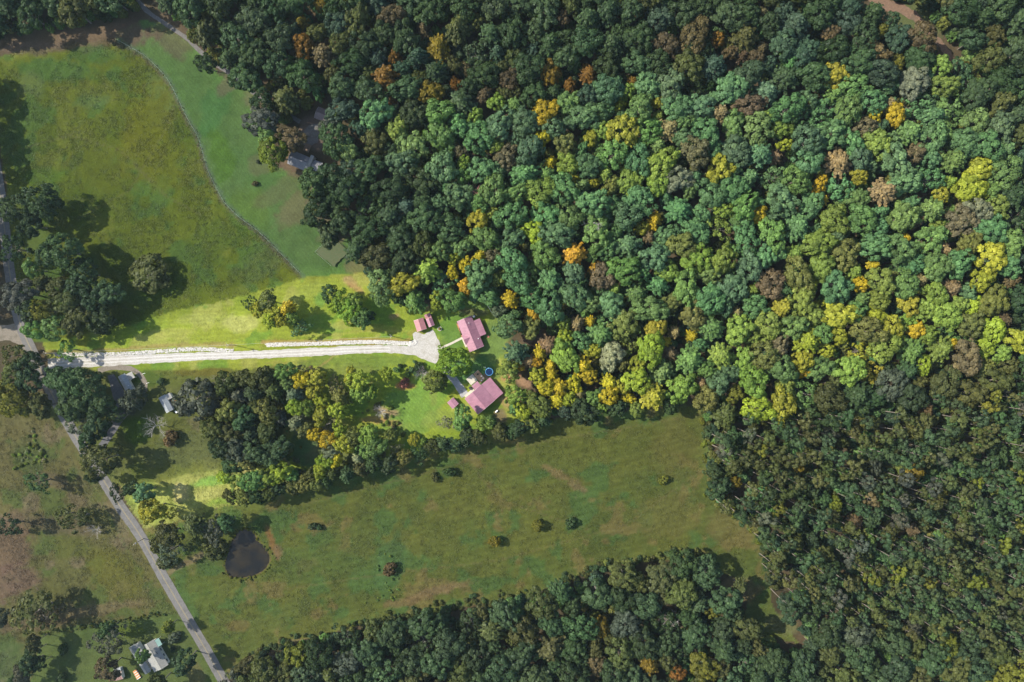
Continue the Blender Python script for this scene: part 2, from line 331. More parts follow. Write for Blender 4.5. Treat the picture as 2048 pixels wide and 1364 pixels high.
# patches of ground that really differ: (px, py, rx, ry, turn in degrees, colour, strength)
PATCH = [
 (200, 75, 130, 26, -6, (0.115, 0.080, 0.050), .85), (60, 95, 70, 16, -4, (0.12, 0.085, 0.06), .7), (340, 75, 55, 30, 35, (0.105, 0.085, 0.045), .6),
 (110, 140, 90, 24, 5, (0.070, 0.125, 0.030), .8), (190, 110, 60, 18, -5, (0.065, 0.125, 0.030), .6), (60, 170, 30, 28, 20, (0.12, 0.15, 0.05), .6),
 (320, 200, 30, 60, -20, (0.11, 0.14, 0.045), .6), (180, 205, 45, 14, 0, (0.10, 0.14, 0.045), .6), (290, 260, 60, 100, 15, (0.135, 0.125, 0.012), .7),
 (200, 330, 70, 60, 0, (0.12, 0.12, 0.016), .5), (90, 355, 50, 18, 0, (0.08, 0.14, 0.02), .6), (330, 330, 50, 60, 0, (0.13, 0.13, 0.014), .6), (420, 480, 60, 50, -40, (0.085, 0.115, 0.020), .6),
 (520, 530, 60, 30, -35, (0.10, 0.13, 0.04), .6), (300, 580, 70, 30, -15, (0.085, 0.12, 0.02), .6), (70, 470, 40, 30, 0, (0.12, 0.16, 0.05), .5),
 (430, 210, 26, 70, 25, (0.050, 0.135, 0.030), .7), (440, 310, 26, 60, -12, (0.062, 0.135, 0.016), .8), (500, 420, 50, 50, 0, (0.085, 0.150, 0.022), .6), (590, 420, 50, 30, -45, (0.13, 0.12, 0.050), .65), (520, 330, 30, 20, 0, (0.12, 0.12, 0.05), .5),
 (660, 430, 40, 60, -30, (0.14, 0.105, 0.065), .7), (560, 380, 60, 20, -35, (0.11, 0.12, 0.045), .5), (720, 530, 30, 20, 0, (0.15, 0.12, 0.06), .6),
 (460, 165, 40, 16, -38, (0.12, 0.10, 0.055), .6), (505, 200, 24, 24, 0, (0.125, 0.105, 0.06), .5),
 # property
 (480, 645, 45, 18, -3, (0.30, 0.28, 0.11), .8), (400, 640, 60, 10, -10, (0.25, 0.25, 0.08), .5), (330, 670, 60, 9, -5, (0.27, 0.25, 0.08), .6), (420, 690, 50, 6, 0, (0.27, 0.24, 0.10), .6), (620, 580, 40, 16, -14, (0.20, 0.22, 0.05), .6), (640, 600, 14, 14, 0, (0.07, 0.16, 0.045), .6),
 (700, 565, 22, 9, 35, (0.30, 0.20, 0.11), .8), (715, 580, 20, 7, 30, (0.28, 0.17, 0.09), .8), (690, 650, 36, 12, 0, (0.25, 0.23, 0.08), .6), (790, 632, 14, 7, 0, (0.24, 0.15, 0.09), .8), (760, 660, 50, 10, 0, (0.22, 0.20, 0.05), .5),
 (650, 725, 70, 4, 1, (0.25, 0.19, 0.08), .7), (720, 722, 140, 14, -2, (0.115, 0.150, 0.035), .9), (690, 740, 80, 12, 0, (0.13, 0.15, 0.045), .7), (560, 728, 30, 5, 0, (0.22, 0.20, 0.06), .7), (830, 665, 20, 7, -5, (0.20, 0.15, 0.05), .5),
 (700, 667, 150, 3, -3, (0.25, 0.22, 0.07), .5), (680, 688, 150, 3, -2, (0.27, 0.15, 0.07), .55),
 (910, 660, 36, 46, 0, (0.082, 0.140, 0.036), .95), (960, 600, 60, 30, -30, (0.075, 0.120, 0.040), .8), (985, 690, 36, 60, 10, (0.105, 0.150, 0.050), .95), (940, 740, 60, 34, 0, (0.062, 0.122, 0.045), .95), (900, 640, 16, 16, 0, (0.10, 0.17, 0.03), .6),
 (830, 810, 66, 44, -15, (0.110, 0.175, 0.040), .95), (800, 850, 60, 20, 10, (0.115, 0.180, 0.045), .7), (880, 840, 40, 26, 0, (0.16, 0.18, 0.05), .6), (870, 800, 26, 20, 0, (0.14, 0.20, 0.04), .5),
 (808, 768, 20, 10, -10, (0.31, 0.13, 0.065), .95), (765, 825, 28, 9, 10, (0.26, 0.17, 0.12), .85), (745, 840, 30, 8, 0, (0.27, 0.15, 0.08), .7), (775, 845, 24, 6, 15, (0.27, 0.16, 0.08), .7),
 (1022, 752, 22, 8, -12, (0.33, 0.16, 0.10), .95), (1046, 762, 16, 10, 20, (0.26, 0.16, 0.10), .85), (1008, 800, 9, 26, -25, (0.25, 0.17, 0.09), .9), (1000, 830, 16, 16, 0, (0.13, 0.09, 0.065), .9), (1075, 678, 46, 14, 0, (0.075, 0.055, 0.04), .95), (1030, 690, 20, 7, 0, (0.14, 0.115, 0.055), .8),
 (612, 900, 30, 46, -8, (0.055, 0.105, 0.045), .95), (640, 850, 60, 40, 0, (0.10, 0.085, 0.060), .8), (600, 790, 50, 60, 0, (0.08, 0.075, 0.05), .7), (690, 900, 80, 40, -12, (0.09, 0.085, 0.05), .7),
 (865, 790, 8, 30, 0, (0.2, 0.17, 0.07), .3), (930, 620, 60, 8, 15, (0.11, 0.085, 0.055), .6), (852, 612, 20, 10, 10, (0.14, 0.115, 0.06), .7),
 # lower strip
 (362, 985, 20, 24, 10, (0.30, 0.25, 0.12), .9), (420, 985, 40, 10, -15, (0.25, 0.23, 0.09), .6), (430, 960, 60, 10, -10, (0.10, 0.20, 0.04), .7), (450, 1000, 30, 10, -15, (0.14, 0.22, 0.03), .6),
 # west
 (400, 745, 70, 10, 0, (0.125, 0.105, 0.022), .8), (300, 760, 40, 20, 0, (0.075, 0.115, 0.022), .7), (275, 860, 30, 32, 0, (0.085, 0.135, 0.015), .95), (380, 900, 80, 34, -10, (0.105, 0.115, 0.040), .8), (400, 850, 30, 14, 20, (0.15, 0.125, 0.065), .6), (150, 760, 50, 40, 40, (0.085, 0.070, 0.045), .7),
 (10, 1090, 60, 70, 20, (0.150, 0.095, 0.062), .85), (30, 1160, 50, 40, 0, (0.155, 0.095, 0.068), .8), (120, 1050, 100, 20, 10, (0.135, 0.100, 0.060), .7), (60, 900, 50, 30, 0, (0.09, 0.105, 0.035), .5), (100, 960, 50, 16, 15, (0.14, 0.105, 0.06), .7), (140, 1090, 40, 30, 0, (0.105, 0.115, 0.025), .6), (230, 1150, 70, 50, 40, (0.125, 0.118, 0.022), .7), (180, 1220, 110, 12, -8, (0.175, 0.130, 0.065), .8), (60, 1250, 80, 14, -6, (0.15, 0.105, 0.06), .8), (60, 860, 60, 12, 30, (0.13, 0.115, 0.05), .5), (20, 1330, 40, 50, 0, (0.085, 0.120, 0.040), .8),
 (200, 985, 14, 90, 32, (0.085, 0.105, 0.03), .4), (290, 1310, 50, 40, 0, (0.10, 0.125, 0.03), .3), (390, 1350, 20, 40, -25, (0.15, 0.125, 0.05), .6), (250, 1260, 40, 14, 0, (0.092, 0.130, 0.014), .7),
 # south pasture
 (1120, 950, 46, 8, 28, (0.175, 0.130, 0.065), .75), (1150, 975, 26, 7, 20, (0.18, 0.13, 0.075), .7), (880, 1180, 70, 10, -14, (0.175, 0.130, 0.070), .85), (820, 1200, 60, 8, -10, (0.165, 0.12, 0.06), .75), (780, 1130, 30, 60, 20, (0.065, 0.125, 0.045), .75), (700, 1100, 60, 50, 0, (0.095, 0.120, 0.035), .4), (930, 1110, 90, 20, -12, (0.10, 0.125, 0.03), .5), (1000, 1000, 160, 20, -12, (0.11, 0.115, 0.03), .4), (1340, 1030, 70, 50, 0, (0.13, 0.125, 0.040), .6), (1460, 1060, 50, 40, 30, (0.135, 0.12, 0.045), .7), (1350, 900, 50, 70, 0, (0.120, 0.115, 0.035), .6), (620, 1130, 80, 40, 0, (0.075, 0.115, 0.032), .6), (560, 1230, 80, 26, -15, (0.09, 0.12, 0.035), .5), (480, 1250, 26, 14, 0, (0.16, 0.12, 0.05), .6), (1180, 900, 120, 20, -8, (0.095, 0.112, 0.026), .5), (545, 1085, 8, 40, -18, (0.19, 0.10, 0.045), .8), (556, 1105, 9, 16, 0, (0.17, 0.13, 0.08), .6), (400, 1180, 30, 60, -25, (0.085, 0.12, 0.03), .6), (430, 1100, 60, 30, 0, (0.085, 0.105, 0.03), .5),
 (1560, 1250, 40, 24, 10, (0.12, 0.13, 0.055), .8), (1530, 1290, 24, 10, 0, (0.15, 0.10, 0.065), .8), (1480, 1180, 46, 26, 0, (0.12, 0.10, 0.05), .7),
 (640, 262, 50, 40, 0, (0.12, 0.088, 0.072), .8), (720, 340, 20, 30, -30, (0.17, 0.10, 0.06), .85), (590, 330, 40, 24, 20, (0.12, 0.085, 0.05), .7), (1840, 30, 60, 60, 0, (0.075, 0.10, 0.035), .7),
]
# fence-row weeds, ditches and wheel tracks: (polyline, half width px, colour, strength)
LINES = [([(40, 300), (140, 270), (240, 300), (330, 390), (400, 430)], 1.5, (0.15, 0.13, 0.06), .45), ([(150, 440), (260, 380), (330, 260), (350, 210)], 1.4, (0.15, 0.13, 0.06), .4), ([(900, 880), (1000, 1000), (1180, 1060), (1400, 1060)], 1.6, (0.16, 0.13, 0.065), .4), ([(560, 1180), (760, 1150), (1000, 1120), (1250, 1050), (1420, 930)], 1.6, (0.15, 0.13, 0.06), .4), ([(600, 1010), (800, 960), (1100, 880), (1400, 830)], 1.8, (0.15, 0.13, 0.06), .35),
         (FENCE, 5, (0.100, 0.150, 0.070), .8), ([(x - 5, y + 2) for x, y in FENCE], 2.2, (0.12, 0.095, 0.055), .7),
         ([(150, 905), (200, 1000), (260, 1110), (320, 1215)], 1.6, (0.11, 0.14, 0.04), .5), ([(100, 850), (170, 965), (230, 1080)], 2, (0.15, 0.14, 0.06), .5), ([(115, 840), (190, 970), (250, 1080)], 2, (0.13, 0.125, 0.05), .5),
         ([(630, 740), (655, 722), (672, 706)], 1.6, (0.24, 0.18, 0.08), .8), ([(95, 705), (240, 700), (330, 690), (470, 690)], 4, (0.24, 0.17, 0.08), .7),
         ([(525, 684), (660, 682), (760, 679), (820, 682)], 4, (0.26, 0.16, 0.075), .75), ([(1412, 810), (1422, 960), (1436, 1000), (1505, 1048)], 5, (0.10, 0.14, 0.035), .7),
         ([(85, 1270), (200, 1250), (328, 1230)], 4, (0.075, 0.095, 0.025), .8), ([(560, 1282), (640, 1278), (720, 1282), (800, 1290)], 3, (0.18, 0.14, 0.08), .7),
         (PONDTRACK, 6, (0.20, 0.155, 0.095), .75), ([(x + 1, y) for x, y in POND] + [POND[0]], 6, (0.095, 0.115, 0.022), .9), (POND + [POND[0]], 2.4, (0.12, 0.085, 0.05), .8)]

GX0, GX1, GY0, GY1, GS = -330, 330, -240, 240, 1.0
gx = np.arange(GX0, GX1 + .1, GS); gy = np.arange(GY0, GY1 + .1, GS)
X, Y = np.meshgrid(gx, gy)
PX, PY = to_px(X, Y)
# wobble the borders a little so that no edge is ruler straight
WX = PX + (fbm(X, Y, 14, 3, 1) - .5) * 16; WY = PY + (fbm(X, Y, 14, 3, 2) - .5) * 16
zone = np.zeros(X.shape, int)
for zi, (zn, poly) in enumerate(ZONES):
    if poly: zone[in_poly(WX, WY, poly)] = zi

# relief: gentle swells, nothing under roads and houses; the pond is a hollow
flat = np.minimum.reduce([dist_line(PX, PY, l) for l in (ROAD, DRIVE, PAD, LANE2, NDRIVE_W, LOOP_W, HDRIVE_N, DIRTROAD, PONDTRACK)])
for (bx_, by_, br_) in ((941, 668, 60), (958, 800, 70), (850, 645, 40), (906, 806, 30), (605, 318, 60), (620, 265, 60), (648, 228, 40), (250, 770, 50), (332, 806, 40), (290, 1320, 80), (232, 1352, 40), (262, 800, 50), (940, 745, 60), (10, 670, 70)):
    flat = np.minimum(flat, np.maximum(0, np.hypot(PX - bx_, PY - by_) - br_))
fm = smooth01((flat - 16) / 60)
ZG = ((fbm(X, Y, 60, 3, 5) - .5) * 3.2 + (fbm(X, Y, 9, 3, 6) - .5) * 0.5) * fm
pd = dist_line(PX, PY, POND_S, True) * S; pin = in_poly(PX, PY, POND_S)
bank = np.where(pin, -smooth01(pd / 3.0) * 1.1, 0.0)
ZG = np.where(pd < 9, ZG * smooth01((pd - 1) / 8) * (~pin), ZG) + np.where(pin, 0, -0.0) + bank
ZG = np.where(~pin & (pd < 1.2), -0.10, ZG); ZG = np.where(pin, np.minimum(ZG - 0.42, -0.42), ZG)

def ground_z(x, y):
    fx = min(max((x - GX0) / GS, 0), len(gx) - 1.001); fy = min(max((y - GY0) / GS, 0), len(gy) - 1.001)
    i, j = int(fx), int(fy); u, v = fx - i, fy - j
    return float(ZG[j, i] * (1-u) * (1-v) + ZG[j, i+1] * u * (1-v) + ZG[j+1, i] * (1-u) * v + ZG[j+1, i+1] * u * v)

# colour of the ground cover
gcol = np.zeros(X.shape + (4,)); gcol[..., 3] = 1
n_big = fbm(X, Y, 26, 4, 7); n_mid = fbm(X, Y, 6, 3, 8); n_sm = fbm(X, Y, 2.2, 2, 9)
for zi in ZCOL:
    a, b = np.array(ZCOL[zi][0]), np.array(ZCOL[zi][1])
    t = np.clip((n_big - .5) * 2.2 + (n_mid - .5) * .9 + .5, 0, 1)[..., None]
    gcol[zone == zi, :3] = (a + (b - a) * t)[zone == zi]
def blend(mask, c): gcol[..., :3] = gcol[..., :3] * (1 - mask[..., None]) + np.array(c) * mask[..., None]
# weedy clumps in the unmown fields
for zi, c, th in ((1, (0.075, 0.125, 0.028), .56), (7, (0.062, 0.118, 0.036), .57), (6, (0.085, 0.115, 0.030), .58), (1, (0.130, 0.135, 0.022), .60), (7, (0.150, 0.125, 0.050), .62), (6, (0.17, 0.13, 0.075), .60), (3, (0.24, 0.23, 0.07), .58), (3, (0.10, 0.17, 0.03), .60), (4, (0.27, 0.23, 0.11), .58), (5, (0.12, 0.125, 0.04), .58)):
    k = fbm(X, Y, 11, 4, 20 + zi + int(th * 100))
    blend(smooth01((k - th) / .07) * .75 * (zone == zi), c)
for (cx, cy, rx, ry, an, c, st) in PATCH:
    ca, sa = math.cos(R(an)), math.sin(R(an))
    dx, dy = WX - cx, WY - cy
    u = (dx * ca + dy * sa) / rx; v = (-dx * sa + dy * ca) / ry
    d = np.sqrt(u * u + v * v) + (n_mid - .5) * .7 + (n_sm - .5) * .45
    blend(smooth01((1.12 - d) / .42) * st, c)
for pts, hw, c, st in LINES:
    d = dist_line(PX, PY, pts) / hw + (n_sm - .5) * 1.0
    blend(smooth01((1.25 - d) / .6) * st, c)
gcol[..., :3] *= (0.80 + 0.40 * n_sm)[..., None]
ZONE_DIM = np.array([(.8, .8, .8), (.39, .45, .42), (.50, .47, .60), (.72, .79, .60), (.98, 1.05, .85), (.47, .50, .5), (.43, .46, .46), (.46, .46, .40), (.46, .46, .5)])       # tone per zone: dimming outside the plot painted into the ground, hue trimmed
gk = ZONE_DIM[zone]; 
for _ in range(45): gk = (gk + np.roll(gk, 1, 0) + np.roll(gk, 1, 1) + np.roll(gk, -1, 0) + np.roll(gk, -1, 1)) / 5
gcol[..., :3] *= gk

# mowing and raking rows: coordinate across the rows and their strength
su = np.zeros(X.shape); sa_ = np.zeros(X.shape)
for zi, ang, sp, am in ((3, 3, 2.3, .11), (7, 13, 3.4, .15), (1, 62, 5.0, .08), (2, -52, 1.7, .08), (6, -60, 3.2, .12), (8, 8, 1.6, .06), (5, 30, 3, .06), (4, 60, 2.4, .10)):
    m = zone == zi
    t = (-X * math.sin(R(ang)) + Y * math.cos(R(ang))) / sp
    su[m] = t[m]; sa_[m] = am
m = (np.hypot(PX - 850, PY - 815) < 75) & (zone == 3)
su[m] = ((-X * math.sin(R(-48)) + Y * math.cos(R(-48))) / 1.6)[m]; sa_[m] = .11
m = (PX > 800) & (PY < 770) & (zone == 3); sa_[m] = 0.02

def ground_material():
    m, nt, b = new_mat('ground cover')
    ac = N(nt, 'ShaderNodeAttribute', attribute_name='cover'); au = N(nt, 'ShaderNodeAttribute', attribute_name='row'); aa = N(nt, 'ShaderNodeAttribute', attribute_name='rowamp')
    ge = N(nt, 'ShaderNodeNewGeometry')
    n1 = N(nt, 'ShaderNodeTexNoise', Scale=1.1, Detail=8, Roughness=0.7); nt.links.new(ge.outputs['Position'], n1.inputs['Vector'])
    n2 = N(nt, 'ShaderNodeTexNoise', Scale=0.22, Detail=5, Roughness=0.6); nt.links.new(ge.outputs['Position'], n2.inputs['Vector'])
    ad = N(nt, 'ShaderNodeMath', operation='MULTIPLY_ADD'); nt.links.new(n2.outputs[0], ad.inputs[0]); ad.inputs[1].default_value = 1.6; nt.links.new(au.outputs['Fac'], ad.inputs[2])
    m1 = N(nt, 'ShaderNodeMath', operation='MULTIPLY'); nt.links.new(ad.outputs[0], m1.inputs[0]); m1.inputs[1].default_value = 6.2832
    si = N(nt, 'ShaderNodeMath', operation='SINE'); nt.links.new(m1.outputs[0], si.inputs[0])
    brk = maprange(nt, n1.outputs[0], .35, .65, .1, 1.0)
    s2 = N(nt, 'ShaderNodeMath', operation='MULTIPLY'); nt.links.new(si.outputs[0], s2.inputs[0]); nt.links.new(brk, s2.inputs[1])
    s3 = N(nt, 'ShaderNodeMath', operation='MULTIPLY'); nt.links.new(s2.outputs[0], s3.inputs[0]); nt.links.new(aa.outputs['Fac'], s3.inputs[1])
    gr = maprange(nt, n1.outputs[0], .25, .75, .72, 1.30)
    s4 = N(nt, 'ShaderNodeMath', operation='ADD'); nt.links.new(s3.outputs[0], s4.inputs[0]); nt.links.new(gr, s4.inputs[1])
    c = mixcol(nt, 1.0, ac.outputs['Color'], s4.outputs[0], 'MULTIPLY')
    dry = maprange(nt, n2.outputs[0], .5, .72, 0, .30)
    c = mixcol(nt, dry, c, mixcol(nt, 1.0, c, (1.16, 1.06, .98), 'MULTIPLY'))
    nt.links.new(c, b.inputs['Base Color']); b.inputs['Roughness'].default_value = 1.0; b.inputs['Specular IOR Level'].default_value = 0.05
    bp = N(nt, 'ShaderNodeBump', Strength=0.7, Distance=0.35); nt.links.new(n1.outputs[0], bp.inputs['Height']); nt.links.new(bp.outputs[0], b.inputs['Normal'])
    return m
M['ground'] = ground_material()

nyg, nxg = X.shape
VG = np.stack([X, Y, ZG], -1).reshape(-1, 3); CG = gcol.reshape(-1, 4); UG = su.ravel(); AG = sa_.ravel()
idx = np.arange(nyg * nxg).reshape(nyg, nxg)
FG = np.stack([idx[:-1, :-1], idx[:-1, 1:], idx[1:, 1:], idx[1:, :-1]], -1).reshape(-1, 4)
fz = zone[:-1, :-1].ravel()
def sub_mesh(name, sel, parent_mat):
    F = FG[sel]; used, inv = np.unique(F, return_inverse=True)
    me = mesh_np(name, VG[used], inv.reshape(F.shape), parent_mat, smooth=True,
                 attrs={'cover': ('FLOAT_COLOR', CG[used]), 'row': ('FLOAT', UG[used]), 'rowamp': ('FLOAT', AG[used])})
    return link(bpy.data.objects.new(name, me))
zlabels = {'woodland_floor': 'dark leaf-littered woodland floor under the trees', 'pasture': 'large rough olive pasture west of the fence line', 'north_lawn': 'smooth green mown lawn between fence line and dark-roofed house',
           'meadow': 'bright yellow-green mown meadow and lawns around the red-roofed houses', 'meadow_strip': 'narrow tan and green grass strip beside the paved road', 'west_lawn': 'lawn around the house with the loop drive',
           'roadside_field': 'brownish rough field on the far side of the paved road', 'south_pasture': 'wide green hay field around the pond', 'south_lawn': 'lawn around the pale-roofed house'}
for zi, (zn, poly) in enumerate(ZONES):
    o = sub_mesh(zn, fz == zi, M['ground']); tag(o, zlabels[zn], 'ground', kind='structure')
# the land goes on beyond the picture to the horizon
far = 3200.0
VF = [(GX0, GY0, 0), (GX1, GY0, 0), (GX1, GY1, 0), (GX0, GY1, 0), (-far, -far, -2), (far, -far, -2), (far, far, -2), (-far, far, -2)]
me = mesh_np('ground', np.array(VF) - np.array([0, 0, .35]), [(0, 4, 5, 1), (1, 5, 6, 2), (2, 6, 7, 3), (3, 7, 4, 0)], surf('distant farmland', (0.05, 0.075, 0.025), (0.085, 0.10, 0.03), 0.02, 1.0, 0.0, c3=(0.045, 0.06, 0.025)))
tag(link(bpy.data.objects.new('ground', me)), 'open farmland running on to the horizon', 'ground', kind='structure')

# ------------------------------------------------------------------ roads, drives, paths, pond
def ribbon(name, pts_px, width, mat, z=0.05, rag=0.0, label=None, cross=4, crown=0.0, wfun=None, cat='road', step=4.0):
    pts = [P(*q) for q in spline(pts_px, step)]
    V = []; F = []
    for i, (x, y) in enumerate(pts):
        a = pts[max(i-1, 0)]; c = pts[min(i+1, len(pts)-1)]
        tx, ty = c[0]-a[0], c[1]-a[1]; L = math.hypot(tx, ty); nx_, ny_ = -ty/L, tx/L
        w = width * (wfun(i / (len(pts)-1)) if wfun else 1.0)
        rl = rag * (fbm(x, y, 2.5, 3, 41) - .5); rr = rag * (fbm(x, y, 2.5, 3, 42) - .5)
        for k in range(cross + 1):
            t = k / cross - .5
            o_ = t * w + (float(rl) if k == 0 else float(rr) if k == cross else 0)
            qx, qy = x + nx_ * o_, y + ny_ * o_
            V.append((qx, qy, z + crown * (1 - 4 * t * t) + max(0.0, ground_z(qx, qy))))
        if i:
            b0 = (i-1) * (cross+1)
            for k in range(cross): F.append((b0 + k, b0 + cross + 1 + k, b0 + cross + 2 + k, b0 + k + 1))
    F = [f[::-1] for f in F]
    me = mesh_np(name, V, F, mat, smooth=True)
    bm = bmesh.new(); bm.from_mesh(me); bmesh.ops.recalc_face_normals(bm, faces=bm.faces)
    if sum(f.normal.z for f in bm.faces) < 0: bmesh.ops.reverse_faces(bm, faces=bm.faces)
    bm.to_mesh(me); bm.free()
    o = link(bpy.data.objects.new(name, me))
    if label: tag(o, label, cat, kind='structure')
    return o
def sheet(name, poly_px, mat, z=0.05, rag=0.6, label=None, cat='path', thick=0.0, dense=3.0, parent=None):
    pts = []
    n = len(poly_px)
    for i in range(n):
        (x1, y1), (x2, y2) = P(*poly_px[i]), P(*poly_px[(i+1) % n])
        k = max(1, int(math.hypot(x2-x1, y2-y1) / (dense * S)))
        for j in range(k):
            x, y = x1 + (x2-x1)*j/k, y1 + (y2-y1)*j/k
            pts.append((x + rag * float(fbm(x, y, 2, 3, 51) - .5), y + rag * float(fbm(x, y, 2, 3, 52) - .5)))
    mb = MB()
    if thick > 0: mb.prism(pts, z - thick, z)
    else: mb.add([(x, y, z) for x, y in pts], [list(range(len(pts)))])
    o = mb.build(name, mat, parent)
    if thick <= 0:
        me = o.data
        if me.polygons[0].normal.z < 0: me.flip_normals()
    if label: tag(o, label, cat, kind='structure')
    return o

road = ribbon('road', ROAD, 5.4, M['asphalt'], 0.06, 0.35, 'worn grey two-lane road with faded yellow centre line', crown=0.05)
for off in (-0.16, 0.16):
    pp = [P(*q) for q in spline(ROAD, 4)]
    V = []; F = []
    for i, (x, y) in enumerate(pp):
        a = pp[max(i-1, 0)]; c = pp[min(i+1, len(pp)-1)]; L = math.hypot(c[0]-a[0], c[1]-a[1]); nx_, ny_ = -(c[1]-a[1])/L, (c[0]-a[0])/L
        for t in (off - .06, off + .06): V.append((x + nx_*t, y + ny_*t, 0.116 + max(0.0, ground_z(x, y))))
        if i: F.append((2*i-2, 2*i-1, 2*i+1, 2*i))
    me = mesh_np('centre_line', V, F, M['yellowpaint'])
    if me.polygons[0].normal.z < 0: me.flip_normals()
    link(bpy.data.objects.new('centre_line', me), road)
ribbon('gravel_drive', DRIVE, 4.0, M['gravel'], 0.055, 1.1, 'white gravel drive from the road to the red-roofed houses', cross=4, wfun=lambda t: 1.45 - .45 * min(1, t * 2.4), cat='driveway')
M['track'] = surf('packed gravel', (0.30, 0.29, 0.275), (0.40, 0.39, 0.37), 1.2, 0.95, 0.3)
for dy in (-3.1, 3.1):
    tr = ribbon('wheel_track', [(x, y + dy) for x, y in DRIVE[:-1]], .62, M['track'], 0.061, 0.5, cross=2); tr.parent = bpy.data.objects['gravel_drive']
sheet('gravel_pad', PAD, M['gravel'], 0.075, 1.0, 'white gravel turning pad in front of the small garage', 'driveway')
ribbon('gravel_lane', LANE2, 3.3, M['greygravel'], 0.05, 0.8, 'grey gravel lane curving down to the lower red-roofed house', cat='driveway', wfun=lambda t: .8 + .45 * t)
ribbon('concrete_walk', [(880, 696), (898, 689), (914, 681), (926, 675)], 1.05, M['concrete'], 0.09, 0.1, 'narrow cream concrete walk to the upper red-roofed house', cross=2, cat='path')
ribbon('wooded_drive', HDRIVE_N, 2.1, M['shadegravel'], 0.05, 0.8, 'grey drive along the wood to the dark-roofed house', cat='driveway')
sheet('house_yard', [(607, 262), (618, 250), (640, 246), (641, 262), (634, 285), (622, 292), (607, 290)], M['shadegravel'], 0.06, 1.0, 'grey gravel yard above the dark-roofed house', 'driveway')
ribbon('dirt_track', DIRTROAD, 5.5, M['dirt'], 0.05, 2.2, 'bare brown dirt track in the woods at the top corner', cat='path', wfun=lambda t: 1.25 - .8 * t)
sheet('asphalt_yard', [(215, 751), (228, 748), (250, 784), (256, 808), (250, 823), (240, 823), (228, 803), (222, 780)], M['darkasphalt'], 0.07, 0.6, 'dark asphalt yard beside the house with the loop drive', 'driveway')
ribbon('asphalt_drive', NDRIVE_W, 3.6, M['darkasphalt'], 0.055, 0.5, 'dark asphalt drive from the road to the loop drive', cat='driveway')
ribbon('loop_drive', LOOP_W, 2.6, M['tangravel'], 0.05, 0.7, 'tan gravel loop drive around the long grey house', cat='driveway')
sheet('gravel_junction', [(-30, 652), (28, 648), (44, 662), (62, 700), (72, 728), (58, 722), (40, 690), (20, 680), (-30, 684)], M['tangravel'], 0.035, 1.2, 'tan gravel turnout where the side lane meets the road', 'road')
sheet('drive_apron', [(240, 823), (256, 820), (262, 824), (232, 858), (226, 856)], M['tangravel'], 0.045, 0.5, 'tan gravel edge beside the asphalt drive', 'driveway')

def water_mat():
    m, nt, b = new_mat('pond water')
    ge = N(nt, 'ShaderNodeNewGeometry'); n = N(nt, 'ShaderNodeTexNoise', Scale=0.12, Detail=4); nt.links.new(ge.outputs['Position'], n.inputs['Vector'])
    c = mixcol(nt, maprange(nt, n.outputs[0], .4, .62, 0, 1), (0.007, 0.007, 0.006), (0.018, 0.014, 0.007)); nt.links.new(c, b.inputs['Base Color'])
    b.inputs['Roughness'].default_value = 0.05; b.inputs['Specular IOR Level'].default_value = 0.22
    n2 = N(nt, 'ShaderNodeTexNoise', Scale=2.5, Detail=3); nt.links.new(ge.outputs['Position'], n2.inputs['Vector'])
    bp = N(nt, 'ShaderNodeBump', Strength=0.05, Distance=0.05); nt.links.new(n2.outputs[0], bp.inputs['Height']); nt.links.new(bp.outputs[0], b.inputs['Normal'])
    return m
sheet('pond_water', POND_S, water_mat(), -0.30, 1.0, 'small dark brown pond in the hay field', 'pond', dense=2)

# ------------------------------------------------------------------ trees
def unit(v): return v / np.maximum(1e-9, np.linalg.norm(v, axis=-1, keepdims=True))
def cards(rg, P0, Nrm, size, jitter=0.34):
    """leaf-clump cards: an irregular quad at each point, facing roughly along Nrm"""
    n = len(P0)
    nn = unit(Nrm + rg.normal(0, jitter, (n, 3)))
    t = unit(np.cross(nn, rg.normal(0, 1, (n, 3)))); b = np.cross(nn, t)
    s = size * rg.uniform(.65, 1.35, n)[:, None]
    k = rg.uniform(.55, 1.0, (n, 4, 1))
    c = np.stack([P0 + t * s * k[:, 0] + nn * s * .12, P0 + b * s * k[:, 1], P0 - t * s * k[:, 2] + nn * s * .12, P0 - b * s * k[:, 3]], 1)
    return c
def finish_crown(name, C, var):
    n = len(C)
    V = C.reshape(-1, 3); F = np.arange(n * 4).reshape(n, 4)
    return mesh_np(name, V, F, M['leaf'], attrs={'leafvar': ('FLOAT', np.repeat(np.clip(var, 0, 1), 4))})

